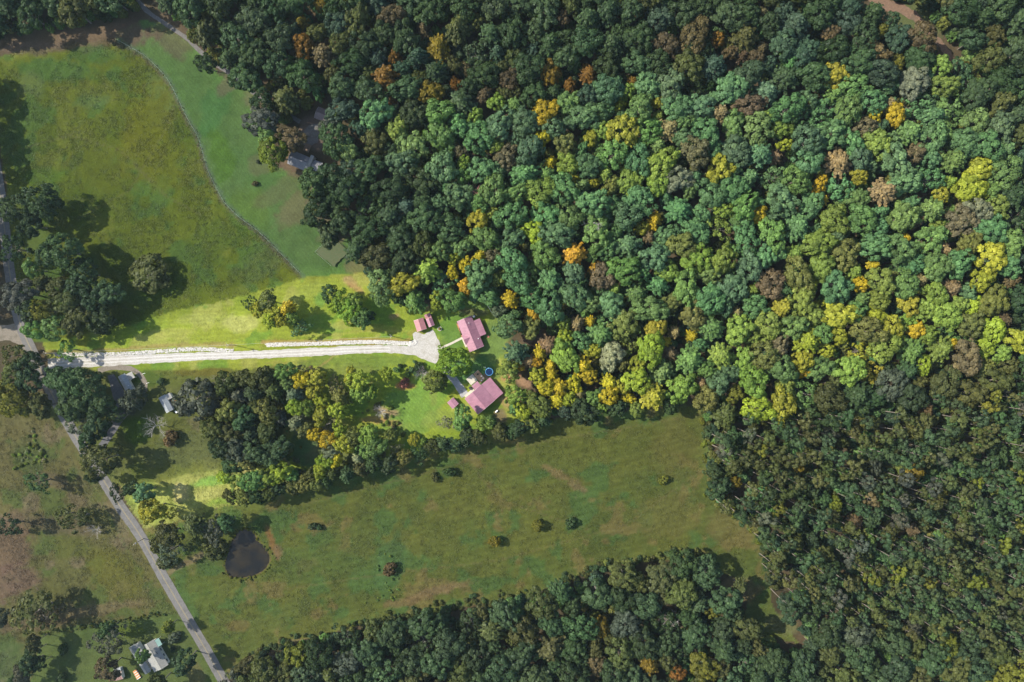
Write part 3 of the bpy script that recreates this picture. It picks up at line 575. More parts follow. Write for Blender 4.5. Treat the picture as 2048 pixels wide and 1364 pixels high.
def broad_crown(seed, Rc=5.5, zc=12.0, vert=5.0, nl=34, lr=1.9, per=64, card=.62, squash=.0, ragged=.25):
    rg = np.random.default_rng(seed)
    i = np.arange(nl) + .5
    cz = 1 - i / nl * (1.12 + squash)            # from the top down past the equator
    ph = i * 2.39996 + rg.normal(0, .25, nl)
    rr = np.sqrt(np.clip(1 - cz * cz, 0, 1))
    d = np.stack([rr * np.cos(ph), rr * np.sin(ph), cz], 1)
    a0 = rg.uniform(0, 6.28, 3)
    ang = np.arctan2(d[:, 1], d[:, 0])
    wob = 1 + ragged * (.5 * np.sin(2 * ang + a0[0]) + .35 * np.sin(3 * ang + a0[1]) + .3 * np.sin(5 * ang + a0[2])) * rr + rg.normal(0, .10, nl)
    lrs = lr * rg.uniform(.6, 1.25, nl)
    L = d * wob[:, None] * np.array([Rc - lr * .75, Rc - lr * .75, vert - lr * .5]) + np.array([0, 0, zc])
    pts = []; nor = []; var = []
    for k in range(nl):
        m = int(per * (lrs[k] / lr) ** 2)
        q = unit(rg.normal(0, 1, (m * 2, 3)) + d[k] * .9 + np.array([0, 0, .45]))[:m]
        q[:, 2] *= .85
        pts.append(L[k] + q * lrs[k] * rg.uniform(.72, 1.08, (m, 1))); nor.append(q)
        var.append(np.clip(rg.normal(.5, .17) + rg.normal(0, .13, m), 0, 1))
    return cards(rg, np.concatenate(pts), np.concatenate(nor), card), np.concatenate(var)

def radial_crown(seed, Rc=5.2, zc=12.0, vert=5.5, arms=12, card=.55):
    """open crown: leaf sprays along arms that radiate from the stem, spiky from above"""
    rg = np.random.default_rng(seed)
    pts = []; nor = []; var = []
    for tier, (zt, rt) in enumerate(((-.55, 1.0), (-.1, .88), (.35, .62), (.75, .34))):
        na = max(5, int(arms * (1 - .12 * tier)))
        for a in range(na):
            an = 6.283 * (a + rg.uniform(-.25, .25)) / na + tier * .4
            Lr = Rc * rt * rg.uniform(.78, 1.12)
            m = int(46 * rt + 14)
            t = rg.uniform(.12, 1, m) ** .75
            w = (.34 + .75 * np.sin(np.pi * np.clip(t, 0, .97)) * .8)
            o = rg.normal(0, .42, (m, 3)) * w[:, None]
            x = np.stack([np.cos(an) * Lr * t, np.sin(an) * Lr * t, zc + vert * zt * .75 + (t - .4) * vert * .12], 1) + o
            pts.append(x); nor.append(unit(o + np.array([np.cos(an) * .4, np.sin(an) * .4, 1.0])))
            var.append(np.clip(rg.normal(.5, .13) + rg.normal(0, .16, m), 0, 1))
    m = 70; o = rg.normal(0, .8, (m, 3)); pts.append(o + np.array([0, 0, zc + vert * .75])); nor.append(unit(o + np.array([0, 0, 1.2]))); var.append(rg.uniform(.3, .8, m))
    return cards(rg, np.concatenate(pts), np.concatenate(nor), card), np.concatenate(var)

def trunk_mesh(name, seed, h, r, limbs=6, spread=3.5, zl=.45, mat='bark', lean=.0, fine=0):
    rg = random.Random(seed); mb = MB()
    top = Vector((rg.uniform(-.5, .5), rg.uniform(-.5, .5), h))
    mid = Vector((rg.uniform(-.25, .25), rg.uniform(-.25, .25), h * .5))
    mb.tube([(0, 0, -.4), (0, 0, .25), mid * .5, mid, mid.lerp(top, .6), top], [r * 1.5, r * 1.1, r * .9, r * .7, r * .42, r * .12], 7)
    for k in range(limbs):
        a = 6.283 * k / limbs + rg.uniform(-.4, .4); z0 = h * (zl + (1 - zl) * .75 * (k + .3) / limbs)
        p0 = Vector((0, 0, z0)) + Vector((mid.x, mid.y, 0)) * .8
        Ls = spread * rg.uniform(.7, 1.1) * (1.1 - .5 * (z0 / h))
        p1 = p0 + Vector((math.cos(a) * Ls * .5, math.sin(a) * Ls * .5, Ls * .30)); p2 = p0 + Vector((math.cos(a + .2) * Ls, math.sin(a + .2) * Ls, Ls * .62))
        mb.tube([p0, p1, p2], [r * .42, r * .26, r * .07], 5, cap=False)
        for f in range(fine):
            t = rg.uniform(.25, .95); q = p0.lerp(p1, t * 2) if t < .5 else p1.lerp(p2, t * 2 - 1)
            b = a + rg.choice((-1, 1)) * rg.uniform(.4, 1.1); l2 = Ls * rg.uniform(.25, .5)
            e = q + Vector((math.cos(b) * l2, math.sin(b) * l2, l2 * rg.uniform(.2, .8)))
            mb.tube([q, q.lerp(e, .5) + Vector((0, 0, .1)), e], [r * .17, r * .11, r * .04], 4, cap=False)
    o_v = mb.v; o_f = mb.f
    return mesh_np(name, np.array(o_v), o_f, M[mat], smooth=True)

KIND = {}          # kind -> list of (crown mesh, trunk mesh, crown radius, height of crown middle)
def addkind(k, cv, tr, rc, zc): KIND.setdefault(k, []).append((finish_crown('crown', *cv), tr, rc, zc))
for s in range(9):
    addkind('broad', broad_crown(100 + s, nl=26 + 3 * s, lr=1.72 - .05 * s, per=72, card=.52, vert=5.2, ragged=.34), trunk_mesh('trunk', s, 13.5, .32), 5.5, 13)
for s in range(3):
    addkind('big', broad_crown(140 + s, Rc=8.5, zc=11.0, vert=6.8, nl=66, lr=1.85, per=76, card=.52, ragged=.25), trunk_mesh('trunk', 40 + s, 13.5, .5, 8, 5.5, .3), 8.5, 12)
for s in range(4):
    addkind('radial', radial_crown(160 + s), trunk_mesh('trunk', 50 + s, 15, .3, 7, 4.0), 5.2, 13)
for s in range(5):
    addkind('pole', broad_crown(180 + s, Rc=2.9, zc=17.0, vert=4.6, nl=13, lr=1.05, per=50, card=.42, ragged=.6), trunk_mesh('trunk', 60 + s, 19, .21, 4, 1.8, .68), 2.9, 18)
for s in range(3):
    addkind('round', broad_crown(200 + s, Rc=5.5, zc=5.6, vert=5.0, nl=64, lr=1.35, per=46, card=.46, squash=.5, ragged=.08), trunk_mesh('trunk', 70 + s, 8.0, .32, 7, 3.5, .25), 5.5, 6.5)
for s in range(3):
    addkind('shrub', broad_crown(220 + s, Rc=1.6, zc=1.0, vert=1.35, nl=14, lr=.72, per=40, card=.30, squash=.4, ragged=.25), trunk_mesh('trunk', 80 + s, 1.6, .09, 5, 1.1, .15), 1.6, 1.3)
for s in range(3):
    addkind('ragged', broad_crown(240 + s, Rc=6.0, zc=9.5, vert=3.6, nl=30, lr=1.35, per=40, card=.52, squash=.1, ragged=.5), trunk_mesh('trunk', 90 + s, 11, .38, 8, 5.2, .3, fine=2), 6.0, 10)
def dead_mesh(seed, h=11, spread=6): return trunk_mesh('trunk', seed, h, .32, 11, spread, .28, 'deadwood', fine=6)

PAL = dict(dgreen=(0.029, 0.050, 0.020), teal=(0.072, 0.142, 0.056), green=(0.088, 0.152, 0.044), mid=(0.125, 0.180, 0.034), lime=(0.165, 0.220, 0.024), bright=(0.115, 0.175, 0.022),
           olive=(0.100, 0.112, 0.030), ygreen=(0.195, 0.205, 0.024), gold=(0.30, 0.245, 0.018), orange=(0.31, 0.195, 0.020), tan=(0.165, 0.130, 0.060),
           brown=(0.105, 0.090, 0.048), grey=(0.105, 0.122, 0.072), pale=(0.17, 0.18, 0.10), red=(0.20, 0.085, 0.06), bluegreen=(0.066, 0.118, 0.056), dimgreen=(0.040, 0.068, 0.029), dimolive=(0.056, 0.066, 0.021), dimbrown=(0.080, 0.063, 0.030), dimteal=(0.036, 0.064, 0.040), dimgrey=(0.055, 0.064, 0.044), dimlime=(0.085, 0.098, 0.014), dimgold=(0.120, 0.090, 0.012), dimorange=(0.125, 0.070, 0.014))  # closing entries are darkened copies: dimming of the surroundings painted in
WORDS = dict(dgreen='dark green', teal='deep green', green='green', mid='mid green', lime='lime green', olive='olive', ygreen='yellow-green', gold='golden yellow',
             orange='orange', tan='tan', brown='brown', grey='grey-green', pale='pale green', red='red-brown', bluegreen='bluish green', bright='bright green', dimgreen='dark green', dimolive='dark olive', dimbrown='dull brown', dimteal='deep green', dimgrey='grey-green', dimlime='yellow-green', dimgold='dull gold', dimorange='rust orange')
def jit(c, a=.15):
    k = random.uniform(1 - a, 1 + a)
    return [min(1, max(0, x * k * random.uniform(1 - a * .6, 1 + a * .6))) for x in c]

# every single tree of the picture that can be told apart: (px, py of the crown, crown radius px, colour, kind[, label])
LONE = [
 (36, 418, 30, 'dgreen', 'big'), (86, 404, 34, 'dgreen', 'big'), (58, 448, 22, 'dgreen', 'broad'), (26, 497, 27, 'dgreen', 'ragged'), (128, 502, 36, 'green', 'big'), (92, 508, 22, 'green', 'broad'),
 (160, 545, 28, 'dgreen', 'broad'), (60, 538, 17, 'mid', 'broad'), (283, 545, 38, 'olive', 'round', 'solitary round olive tree standing in the rough pasture'), (32, 586, 30, 'grey', 'broad'), (54, 622, 26, 'dgreen', 'broad'), (112, 572, 22, 'olive', 'broad'), (78, 565, 18, 'olive', 'radial'),
 (84, 622, 22, 'lime', 'broad'), (128, 605, 26, 'olive', 'broad'), (150, 640, 28, 'olive', 'broad'), (178, 600, 26, 'dgreen', 'broad'), (104, 655, 24, 'mid', 'broad'), (70, 660, 20, 'mid', 'broad'), (196, 640, 26, 'dgreen', 'broad'), (210, 585, 24, 'green', 'broad'), (150, 575, 24, 'green', 'broad'), (132, 700, 18, 'green', 'ragged'),
 (30, 712, 26, 'olive', 'ragged'), (48, 752, 26, 'dgreen', 'broad'), (14, 800, 34, 'ygreen', 'broad'), (46, 798, 26, 'olive', 'ragged'), (78, 812, 22, 'olive', 'broad'), (20, 755, 24, 'olive', 'broad'), (62, 722, 18, 'dgreen', 'broad'),
 (128, 768, 34, 'teal', 'broad'), (172, 776, 36, 'teal', 'big'), (148, 808, 30, 'dgreen', 'broad'), (196, 812, 26, 'dgreen', 'broad'), (158, 852, 26, 'grey', 'ragged'), (190, 850, 28, 'dgreen', 'broad'), (172, 885, 18, 'dgreen', 'broad'), (206, 918, 34, 'olive', 'big'),
 (232, 830, 14, 'green', 'broad'),
 (268, 802, 24, 'grey', 'round'), (396, 796, 40, 'grey', 'round', 'large round grey-green tree on the lawn beside the small grey shed'), (322, 763, 7, 'green', 'shrub'), (340, 878, 15, 'brown', 'shrub'),
 (74, 966, 22, 'green', 'ragged', 'leafy ragged tree in the brown field, nearest the paved road'), (150, 1038, 24, 'olive', 'ragged'), (122, 1034, 18, 'olive', 'ragged'), (18, 1052, 22, 'dgreen', 'ragged'), (185, 955, 12, 'dgreen', 'broad'),
 (70, 1225, 40, 'olive', 'ragged'), (95, 1232, 26, 'brown', 'ragged'), (2, 1235, 16, 'grey', 'broad'),
 (302, 1020, 23, 'ygreen', 'broad', 'bright yellow-green tree at the roadside tip of the grass strip'), (342, 1028, 12, 'ygreen', 'ragged'), (286, 985, 18, 'teal', 'broad'), (232, 988, 16, 'dgreen', 'ragged'), (262, 978, 14, 'dgreen', 'broad'),
 (330, 1072, 24, 'olive', 'broad'), (384, 1054, 24, 'olive', 'radial'), (424, 1062, 24, 'grey', 'ragged'), (452, 1046, 16, 'green', 'broad'), (340, 1102, 23, 'grey', 'ragged'), (312, 1092, 14, 'olive', 'shrub'), (424, 1104, 17, 'olive', 'shrub'), (440, 1092, 12, 'olive', 'shrub'), (330, 1125, 14, 'olive', 'shrub'),
 (474, 968, 24, 'mid', 'ragged'), (505, 962, 22, 'green', 'broad'), (556, 944, 22, 'lime', 'broad'), (532, 955, 20, 'mid', 'broad'), (450, 955, 14, 'lime', 'broad'), (580, 950, 15, 'green', 'broad'),
 (624, 1054, 7, 'green', 'shrub'), (638, 1056, 6, 'green', 'shrub'), (990, 1083, 11, 'gold', 'round', 'small yellowing tree alone in the hay field, left one of two'), (1074, 1051, 11, 'ygreen', 'round', 'small yellow-green tree alone in the hay field, right one of two'), (1142, 1046, 10, 'dgreen', 'shrub'), (780, 1140, 12, 'brown', 'shrub'), (1328, 960, 9, 'ygreen', 'shrub'), (900, 945, 10, 'dgreen', 'shrub'), (870, 955, 8, 'olive', 'shrub'),
 (212, 1286, 30, 'grey', 'ragged', 'large grey-green tree on the lawn above the pink-roofed outbuilding'), (212, 1262, 16, 'dgreen', 'broad'), (126, 1298, 9, 'dgreen', 'shrub', 'small dark clipped bush alone on the lower lawn'), (126, 1356, 10, 'dgreen', 'shrub'), (212, 1340, 22, 'brown', 'broad'), (284, 1311, 12, 'mid', 'broad', 'tree growing between the two pale-roofed wings'), (332, 1258, 14, 'ygreen', 'radial'), (346, 1276, 11, 'grey', 'shrub'), (368, 1326, 22, 'green', 'broad', 'rounded green tree beside the road shading it, near the pale-roofed house'), (316, 1370, 19, 'olive', 'broad'), (345, 1299, 5, 'dgreen', 'shrub'),
 (68, 1285, 14, 'olive', 'broad'), (62, 1308, 16, 'dgreen', 'broad'), (54, 1332, 17, 'dgreen', 'broad'), (40, 1352, 17, 'grey', 'broad'), (76, 1330, 12, 'dgreen', 'broad'), (30, 1372, 18, 'dgreen', 'broad'),
 # property: the two clumps in the meadow
 (530, 600, 19, 'olive', 'broad'), (512, 617, 14, 'ygreen', 'broad'), (548, 626, 17, 'ygreen', 'broad'), (572, 618, 18, 'gold', 'radial'), (540, 640, 15, 'lime', 'broad'), (562, 640, 14, 'ygreen', 'broad'), (496, 606, 13, 'dgreen', 'ragged'), (600, 655, 16, 'teal', 'ragged'), (582, 635, 13, 'mid', 'broad'),
 (658, 588, 17, 'dgreen', 'broad'), (678, 604, 20, 'bright', 'broad'), (700, 620, 22, 'bright', 'broad'), (706, 604, 16, 'mid', 'broad'), (722, 636, 18, 'green', 'broad'), (702, 640, 13, 'lime', 'broad'), (672, 612, 14, 'lime', 'broad'), (735, 630, 12, 'dgreen', 'broad'),
 # property: around the houses
 (907, 724, 31, 'bright', 'big', 'big bright green shade tree between the gravel pad and the upper red-roofed house'), (871, 763, 22, 'olive', 'round', 'round dark yellow-green tree beside the grey gravel lane'), (771, 748, 13, 'lime', 'broad', 'small lime green tree standing apart below the gravel drive'), (838, 734, 9, 'dgreen', 'shrub'), (808, 766, 9, 'red', 'shrub', 'rust red shrub on bare earth beside the lower lawn'), (925, 838, 20, 'green', 'broad', 'dark green tree against the lower red-roofed house, beside the small shed'), (892, 846, 13, 'pale', 'ragged'), (968, 850, 17, 'mid', 'broad'), (980, 842, 12, 'green', 'broad'),
 # copse
 (570, 742, 18, 'green', 'broad'), (592, 745, 14, 'grey', 'ragged'), (600, 758, 17, 'gold', 'broad'), (632, 756, 17, 'ygreen', 'broad'), (586, 790, 19, 'grey', 'radial'), (626, 784, 15, 'ygreen', 'broad'), (642, 800, 16, 'ygreen', 'broad'), (588, 812, 16, 'lime', 'broad'), (612, 815, 15, 'mid', 'broad'), (640, 832, 19, 'ygreen', 'broad'),
 (715, 762, 20, 'lime', 'broad'), (700, 752, 14, 'ygreen', 'broad'), (680, 795, 20, 'olive', 'radial'), (676, 822, 17, 'lime', 'broad'), (720, 790, 18, 'mid', 'broad'), (742, 782, 13, 'mid', 'broad'), (668, 770, 16, 'brown', 'ragged'), (590, 846, 18, 'grey', 'radial'), (610, 860, 15, 'olive', 'broad'), (630, 868, 15, 'gold', 'broad'), (655, 880, 17, 'gold', 'broad'), (680, 858, 15, 'lime', 'broad'), (660, 905, 17, 'grey', 'broad'), (690, 890, 19, 'ygreen', 'broad'), (706, 872, 17, 'olive', 'broad'), (735, 872, 20, 'mid', 'broad'), (752, 895, 20, 'green', 'broad'), (725, 900, 17, 'green', 'broad'), (650, 925, 17, 'lime', 'broad'), (672, 920, 13, 'gold', 'broad'), (640, 945, 15, 'lime', 'broad'), (715, 915, 14, 'pale', 'radial'), (780, 872, 13, 'olive', 'broad'), (828, 880, 12, 'ygreen', 'broad'), (842, 882, 11, 'mid', 'broad'), (790, 898, 11, 'pale', 'ragged'), (620, 745, 13, 'brown', 'ragged'), (575, 770, 14, 'green', 'broad'), (560, 835, 13, 'grey', 'broad'),
 # north, around the dark-roofed house
 (543, 300, 30, 'ygreen', 'broad', 'tall yellow-green tree beside the dark-roofed house on the lawn edge'), (536, 268, 20, 'mid', 'broad'), (578, 275, 24, 'brown', 'broad'), (520, 240, 28, 'grey', 'broad'), (672, 280, 34, 'teal', 'big'), (660, 255, 20, 'grey', 'broad'), (690, 300, 22, 'mid', 'broad'), (626, 368, 26, 'green', 'broad'), (660, 350, 24, 'green', 'broad'), (510, 367, 5, 'brown', 'shrub', 'single brown bush alone on the mown north lawn'), (515, 323, 4, 'grey', 'shrub'),
]
# coloured crowns standing out of the woods
WOODCOL = [
 (605, 90, 22, 'orange'), (632, 62, 18, 'olive'), (645, 108, 26, 'tan'), (600, 40, 14, 'gold'), (640, 4, 16, 'gold'), (768, 148, 27, 'orange'), (790, 112, 14, 'orange'), (876, 90, 25, 'gold'), (862, 182, 22, 'gold'), (838, 155, 14, 'olive'), (912, 166, 13, 'orange'), (908, 128, 15, 'olive'), (932, 136, 12, 'brown'), (1000, 136, 16, 'olive'), (1100, 142, 22, 'gold'), (1178, 145, 20, 'orange'), (1140, 171, 13, 'orange'), (1266, 163, 13, 'orange'), (1435, 80, 14, 'orange'), (1460, 106, 13, 'brown'), (1526, 24, 16, 'tan'), (1526, 95, 14, 'tan'), (1486, 112, 13, 'tan'), (970, 186, 18, 'tan'), (1010, 184, 14, 'olive'), (780, 200, 12, 'orange'), (1125, 40, 14, 'brown'), (1765, 62, 14, 'ygreen'), (1800, 120, 14, 'ygreen'), (1990, 70, 18, 'olive'),
 (1092, 220, 24, 'gold'), (1240, 212, 12, 'ygreen'), (1318, 205, 14, 'ygreen'), (1246, 262, 30, 'ygreen'), (1084, 276, 15, 'gold'), (1130, 288, 21, 'olive'), (1182, 276, 16, 'ygreen'), (1102, 322, 13, 'gold'), (1150, 354, 10, 'ygreen'), (1188, 366, 11, 'ygreen'), (1224, 372, 17, 'olive'), (1340, 256, 24, 'tan'), (955, 440, 22, 'ygreen'), (920, 302, 15, 'brown'), (1070, 462, 22, 'lime'), (1442, 226, 20, 'tan'), (1793, 226, 20, 'gold'), (1780, 206, 16, 'tan'), (1752, 232, 13, 'gold'), (1580, 268, 9, 'lime'), (1570, 290, 13, 'lime'), (1552, 314, 15, 'tan'), (1641, 368, 15, 'gold'), (1648, 398, 13, 'gold'), (1682, 322, 27, 'tan'), (1720, 352, 16, 'ygreen'), (1772, 382, 28, 'tan'), (1884, 388, 15, 'ygreen'), (1518, 430, 17, 'gold'), (1310, 440, 18, 'gold'), (1284, 456, 14, 'ygreen'), (1150, 508, 25, 'orange'), (1366, 490, 25, 'olive'), (1207, 553, 24, 'brown'), (1190, 535, 12, 'orange'), (960, 512, 16, 'gold'), (934, 528, 15, 'gold'), (906, 518, 13, 'ygreen'), (932, 572, 14, 'orange'), (1020, 600, 19, 'gold'), (1068, 626, 14, 'orange'), (1064, 656, 19, 'olive'), (872, 600, 15, 'lime'), (1181, 644, 12, 'gold'), (1154, 648, 17, 'tan'), (1332, 684, 12, 'gold'), (1350, 664, 13, 'tan'), (1130, 676, 16, 'lime'), (1037, 734, 10, 'gold'), (1060, 722, 15, 'tan'), (1098, 690, 20, 'tan'), (1080, 706, 16, 'gold'), (1072, 724, 11, 'orange'), (1102, 730, 14, 'gold'), (1075, 752, 15, 'ygreen'), (1104, 748, 16, 'gold'), (1092, 775, 16, 'gold'), (1120, 775, 18, 'gold'), (1148, 770, 16, 'gold'), (1165, 732, 20, 'gold'), (1178, 752, 16, 'gold'), (1220, 765, 18, 'gold'), (1216, 792, 18, 'gold'), (1116, 802, 18, 'gold'), (1140, 800, 15, 'ygreen'), (1160, 788, 13, 'tan'), (1258, 796, 12, 'gold'), (1275, 762, 24, 'lime'), (1045, 822, 16, 'ygreen'), (1032, 790, 18, 'mid'), (1186, 700, 17, 'ygreen'), (1224, 712, 24, 'pale'), (1018, 742, 20, 'mid'), (1018, 652, 26, 'teal'), (905, 545, 12, 'gold'),
 (1812, 478, 13, 'gold'), (1722, 570, 15, 'gold'), (1840, 560, 15, 'tan'), (1908, 576, 20, 'tan'), (1890, 500, 17, 'tan'), (1832, 660, 15, 'gold'), (1782, 652, 20, 'ygreen'), (1962, 558, 21, 'ygreen'), (1946, 612, 18, 'lime'), (1906, 688, 11, 'gold'), (1748, 530, 12, 'gold'), (1475, 626, 15, 'tan'), (1386, 672, 13, 'gold'), (1606, 746, 12, 'gold'), (1402, 768, 14, 'tan'), (1680, 670, 18, 'ygreen'), (1820, 610, 20, 'ygreen'), (1760, 600, 20, 'mid'), (1470, 790, 16, 'lime'), (1655, 700, 15, 'ygreen'), (1850, 730, 16, 'lime'), (1970, 700, 18, 'lime'),
 (1835, 945, 18, 'gold'), (1810, 965, 13, 'olive'), (1600, 935, 12, 'gold'), (1715, 1045, 15, 'tan'), (1885, 985, 12, 'ygreen'), (1470, 965, 12, 'gold'), (1300, 1330, 22, 'gold'), (1200, 1255, 18, 'gold'), (1190, 1300, 18, 'olive'), (1355, 1345, 15, 'orange'), (1830, 1060, 14, 'tan'), (2010, 640, 18, 'tan'), (2020, 730, 18, 'olive'), (2030, 560, 16, 'tan'), (1900, 1300, 20, 'ygreen'),
]

W_MAIN = [(330, -180), (345, 15), (385, 85), (425, 140), (500, 172), (520, 200), (520, 250), (555, 255), (600, 235), (640, 210), (690, 240), (700, 290), (690, 330), (640, 340), (612, 365), (618, 400), (655, 470), (705, 505), (735, 545), (757, 580), (805, 602), (830, 614), (900, 617), (930, 588), (985, 600), (1005, 640), (1015, 678), (1040, 662), (1105, 664), (1118, 692), (1060, 692), (1018, 706), (1005, 750), (1020, 765), (1060, 780), (1030, 800), (1022, 830), (1100, 828), (1408, 802), (1420, 960), (1436, 1000), (1505, 1050), (1548, 1110), (1548, 1200), (1604, 1290), (1480, 1264), (1500, 1160), (1420, 1140), (1380, 1108), (1220, 1132), (1120, 1162), (1060, 1192), (860, 1222), (700, 1258), (560, 1290), (492, 1315), (455, 1375), (480, 1580), (2320, 1580), (2320, -180)]
W_TOPLEFT = [(-260, -180), (270, -180), (278, 18), (235, 36), (185, 48), (60, 62), (0, 78), (-260, 90)]
W_HEDGE = [(462, 985), (600, 948), (740, 920), (800, 908), (880, 884), (940, 862), (1000, 846), (1090, 830), (1104, 842), (1000, 862), (880, 893), (740, 936), (600, 972), (500, 1000)]
W_COPSE = [(452, 760), (535, 740), (556, 740), (572, 800), (580, 905), (480, 925), (458, 885), (432, 845), (470, 800)]
W_SE = [(1405, 830), (2040, 770), (2320, 770), (2320, 1300), (1900, 1280), (1650, 1225), (1545, 1200), (1500, 1050), (1430, 1000)]
W_FARLEFT = [(-260, 160), (-30, 160), (-10, 330), (-20, 420), (-20, 560), (-40, 640), (-260, 640)]
PROPERTY = [(752, 225), (1940, 150), (2000, 735), (1098, 822), (1000, 850), (735, 555), (925, 485)]
HOLES = [(608, 318, 46), (622, 272, 30), (648, 228, 24), (1075, 678, 26), (1570, 1255, 34), (1480, 1190, 26), (1040, 755, 24), (1000, 825, 18)]
def blocked(px, py, r):
    for hx, hy, hr in HOLES:
        if math.hypot(px - hx, py - hy) < hr + r * .45: return True
    if dist_line(np.array([px]), np.array([py]), [(x - 22, y + 20) for x, y in DIRTROAD])[0] < 15 + r * .5: return True
    if r > 0 and (dist_line(np.array([px]), np.array([py]), DIRTROAD)[0] < 12 + r * .4 or dist_line(np.array([px]), np.array([py]), HDRIVE_N[:6])[0] < 6 + r * .35): return True
    return False

TREES = []      # dict(x, y, r (m), h (m of crown middle), col, kind, own, label)
cellsz = 12.0; cells = {}
def near_ok(x, y, r, k):
    cx, cy = int(x // cellsz), int(y // cellsz)
    for i in range(cx-1, cx+2):
        for j in range(cy-1, cy+2):
            for t in cells.get((i, j), ()):
                if math.hypot(t['x'] - x, t['y'] - y) < k * (t['r'] + r): return False
    return True
def put(x, y, r, col, kind, own=False, label=None, px=None):
    v = random.randrange(len(KIND[kind])); t = dict(x=x, y=y, r=r, col=col, kind=kind, own=own, label=label, v=v, px=px or to_px(x, y))
    t['sxy'] = r / KIND[kind][v][2]; t['an'] = random.uniform(.86, 1.17)
    base = {'broad': .92, 'big': 1.0, 'radial': .95, 'pole': 1.0, 'round': 1.0, 'shrub': 1.0, 'ragged': .9}[kind]
    t['sz'] = base * (t['sxy'] ** (.45 if kind in ('broad', 'radial', 'big', 'ragged') else .3 if kind == 'pole' else .95)) * random.uniform(.92, 1.08)
    if label and label.startswith('solitary round'): t['sz'] *= .55
    TREES.append(t); cells.setdefault((int(x // cellsz), int(y // cellsz)), []).append(t)
    return t
def put_px(px, py, rpx, col, kind, own=True, label=None):
    k0 = KIND[kind][0]; sxy = rpx * S / k0[2]
    h = k0[3] * sxy ** (.45 if kind in ('broad', 'radial', 'big', 'ragged') else .95)
    x, y = P(px, py, h)
    return put(x, y, rpx * S * (1 - h / CAMH) * 1.04, col, kind, own, label, (px, py))
def dim_outside(px, py, c):  # outside the plot a tint becomes its copy with painted-in dimming
    inside = in_poly(np.array([px]), np.array([py]), PROPERTY)[0] or in_poly(np.array([px]), np.array([py]), Z_MEADOW)[0] or in_poly(np.array([px]), np.array([py]), Z_STRIP)[0]
    return c if inside else {'dgreen': 'dgreen', 'green': 'dimgreen', 'olive': 'dimolive', 'teal': 'dimgreen', 'mid': 'green', 'grey': 'dimgrey', 'brown': 'dimbrown', 'lime': 'dimlime', 'ygreen': 'dimlime', 'gold': 'dimgold', 'orange': 'dimorange', 'tan': 'dimbrown'}.get(c, c)
for e in LONE: put_px(*e[:3], dim_outside(e[0], e[1], e[3]), e[4], label=e[5] if len(e) > 5 else None)
for i, (px, py, r, c) in enumerate(WOODCOL):
    cd = dim_outside(px, py, c); t = put_px(px, py, r, cd, 'radial' if (c in ('gold', 'tan', 'orange') and i % 2) or c == 'tan' else 'broad'); t['wood'] = True

def choose_colour(px, py):
    """foliage tint here, dimming painted in outside the plot: mixes read from the photograph's woods"""
    q = np.array([px]), np.array([py])
    d = dist_line(*q, PROPERTY, True)[0] * (1 if in_poly(*q, PROPERTY)[0] else -1) + (float(fbm(px, py, 90, 2, 91)) - .5) * 70
    inside = random.random() < .5 + d / 60      # soft edge between full and dimmed tints
    u = random.random()
    if inside:
        w = min(1, max(0, (px - 1000) / 1000 * .5 + (py - 250) / 550 * .75 - .25)) + float(fbm(px, py, 160, 2, 77) - .5) * .6
        if u < .028: return 'brown'
        if u < .06: return 'ygreen'
        if w < .30: return random.choices(('teal', 'green', 'bluegreen', 'mid', 'grey'), (4, 2.8, 2.0, 1.4, .25))[0]
        if w < .6: return random.choices(('teal', 'green', 'mid', 'olive', 'ygreen', 'bluegreen', 'grey'), (2.6, 3.4, 3.0, .9, .6, .7, .15))[0]
        return random.choices(('green', 'mid', 'olive', 'ygreen', 'lime', 'teal', 'grey'), (2.2, 3.6, 1.6, 1.6, .8, .8, .15))[0]
    if py > 1100 or (px > 1400 and py > 760): return random.choices(('dimgreen', 'dimolive', 'dgreen', 'dimgrey', 'dimlime', 'dimbrown'), (3.4, 3.2, 1.3, .5, .45, .15))[0]
    return random.choices(('dgreen', 'dimgreen', 'dimteal', 'dimolive', 'dimbrown'), (3, 3, 1.6, 1, .22))[0]

def fill(poly, tries, rmin, rmax, k, kindf, seed, colf=choose_colour, skip=None):
    rnd = np.random.default_rng(seed)
    xs = [p[0] for p in poly]; ys = [p[1] for p in poly]
    Q = np.stack([rnd.uniform(min(xs), max(xs), tries), rnd.uniform(min(ys), max(ys), tries)], 1)
    ok = in_poly(Q[:, 0], Q[:, 1], poly)
    if skip is not None: ok &= ~in_poly(Q[:, 0], Q[:, 1], skip)
    ok &= (Q[:, 0] > -120) & (Q[:, 0] < 2180) & (Q[:, 1] > -130) & (Q[:, 1] < 1500)
    Q = Q[ok]; n = len(Q)
    for i, (px, py) in enumerate(Q):
        r = rmax - (rmax - rmin) * min(1, (i / n) ** .6) * rnd.uniform(.6, 1)
        x, y = P(px, py)
        if not near_ok(x, y, r, k): continue
        if blocked(px, py, r / S): continue
        kd = kindf(px, py)
        put(x, y, r, colf(px, py), kd)
broad_or = lambda a: (lambda px, py: random.choices(('radial', 'ragged', 'broad'), (a, .06, .94 - a))[0])
fill(W_MAIN, 70000, 2.6, 7.2, .76, broad_or(.13), 1, skip=W_SE)
fill(W_SE, 16000, 2.0, 3.7, .86, lambda px, py: 'pole' if random.random() < .85 else 'broad', 2)
fill(W_TOPLEFT, 9000, 3.5, 7.2, .74, broad_or(.1), 3)
fill(W_HEDGE, 6000, 2.4, 4.2, .66, broad_or(.2), 4, colf=lambda px, py: random.choice(('dimolive', 'dimgreen', 'dgreen', 'olive', 'dimolive', 'dimgreen')))
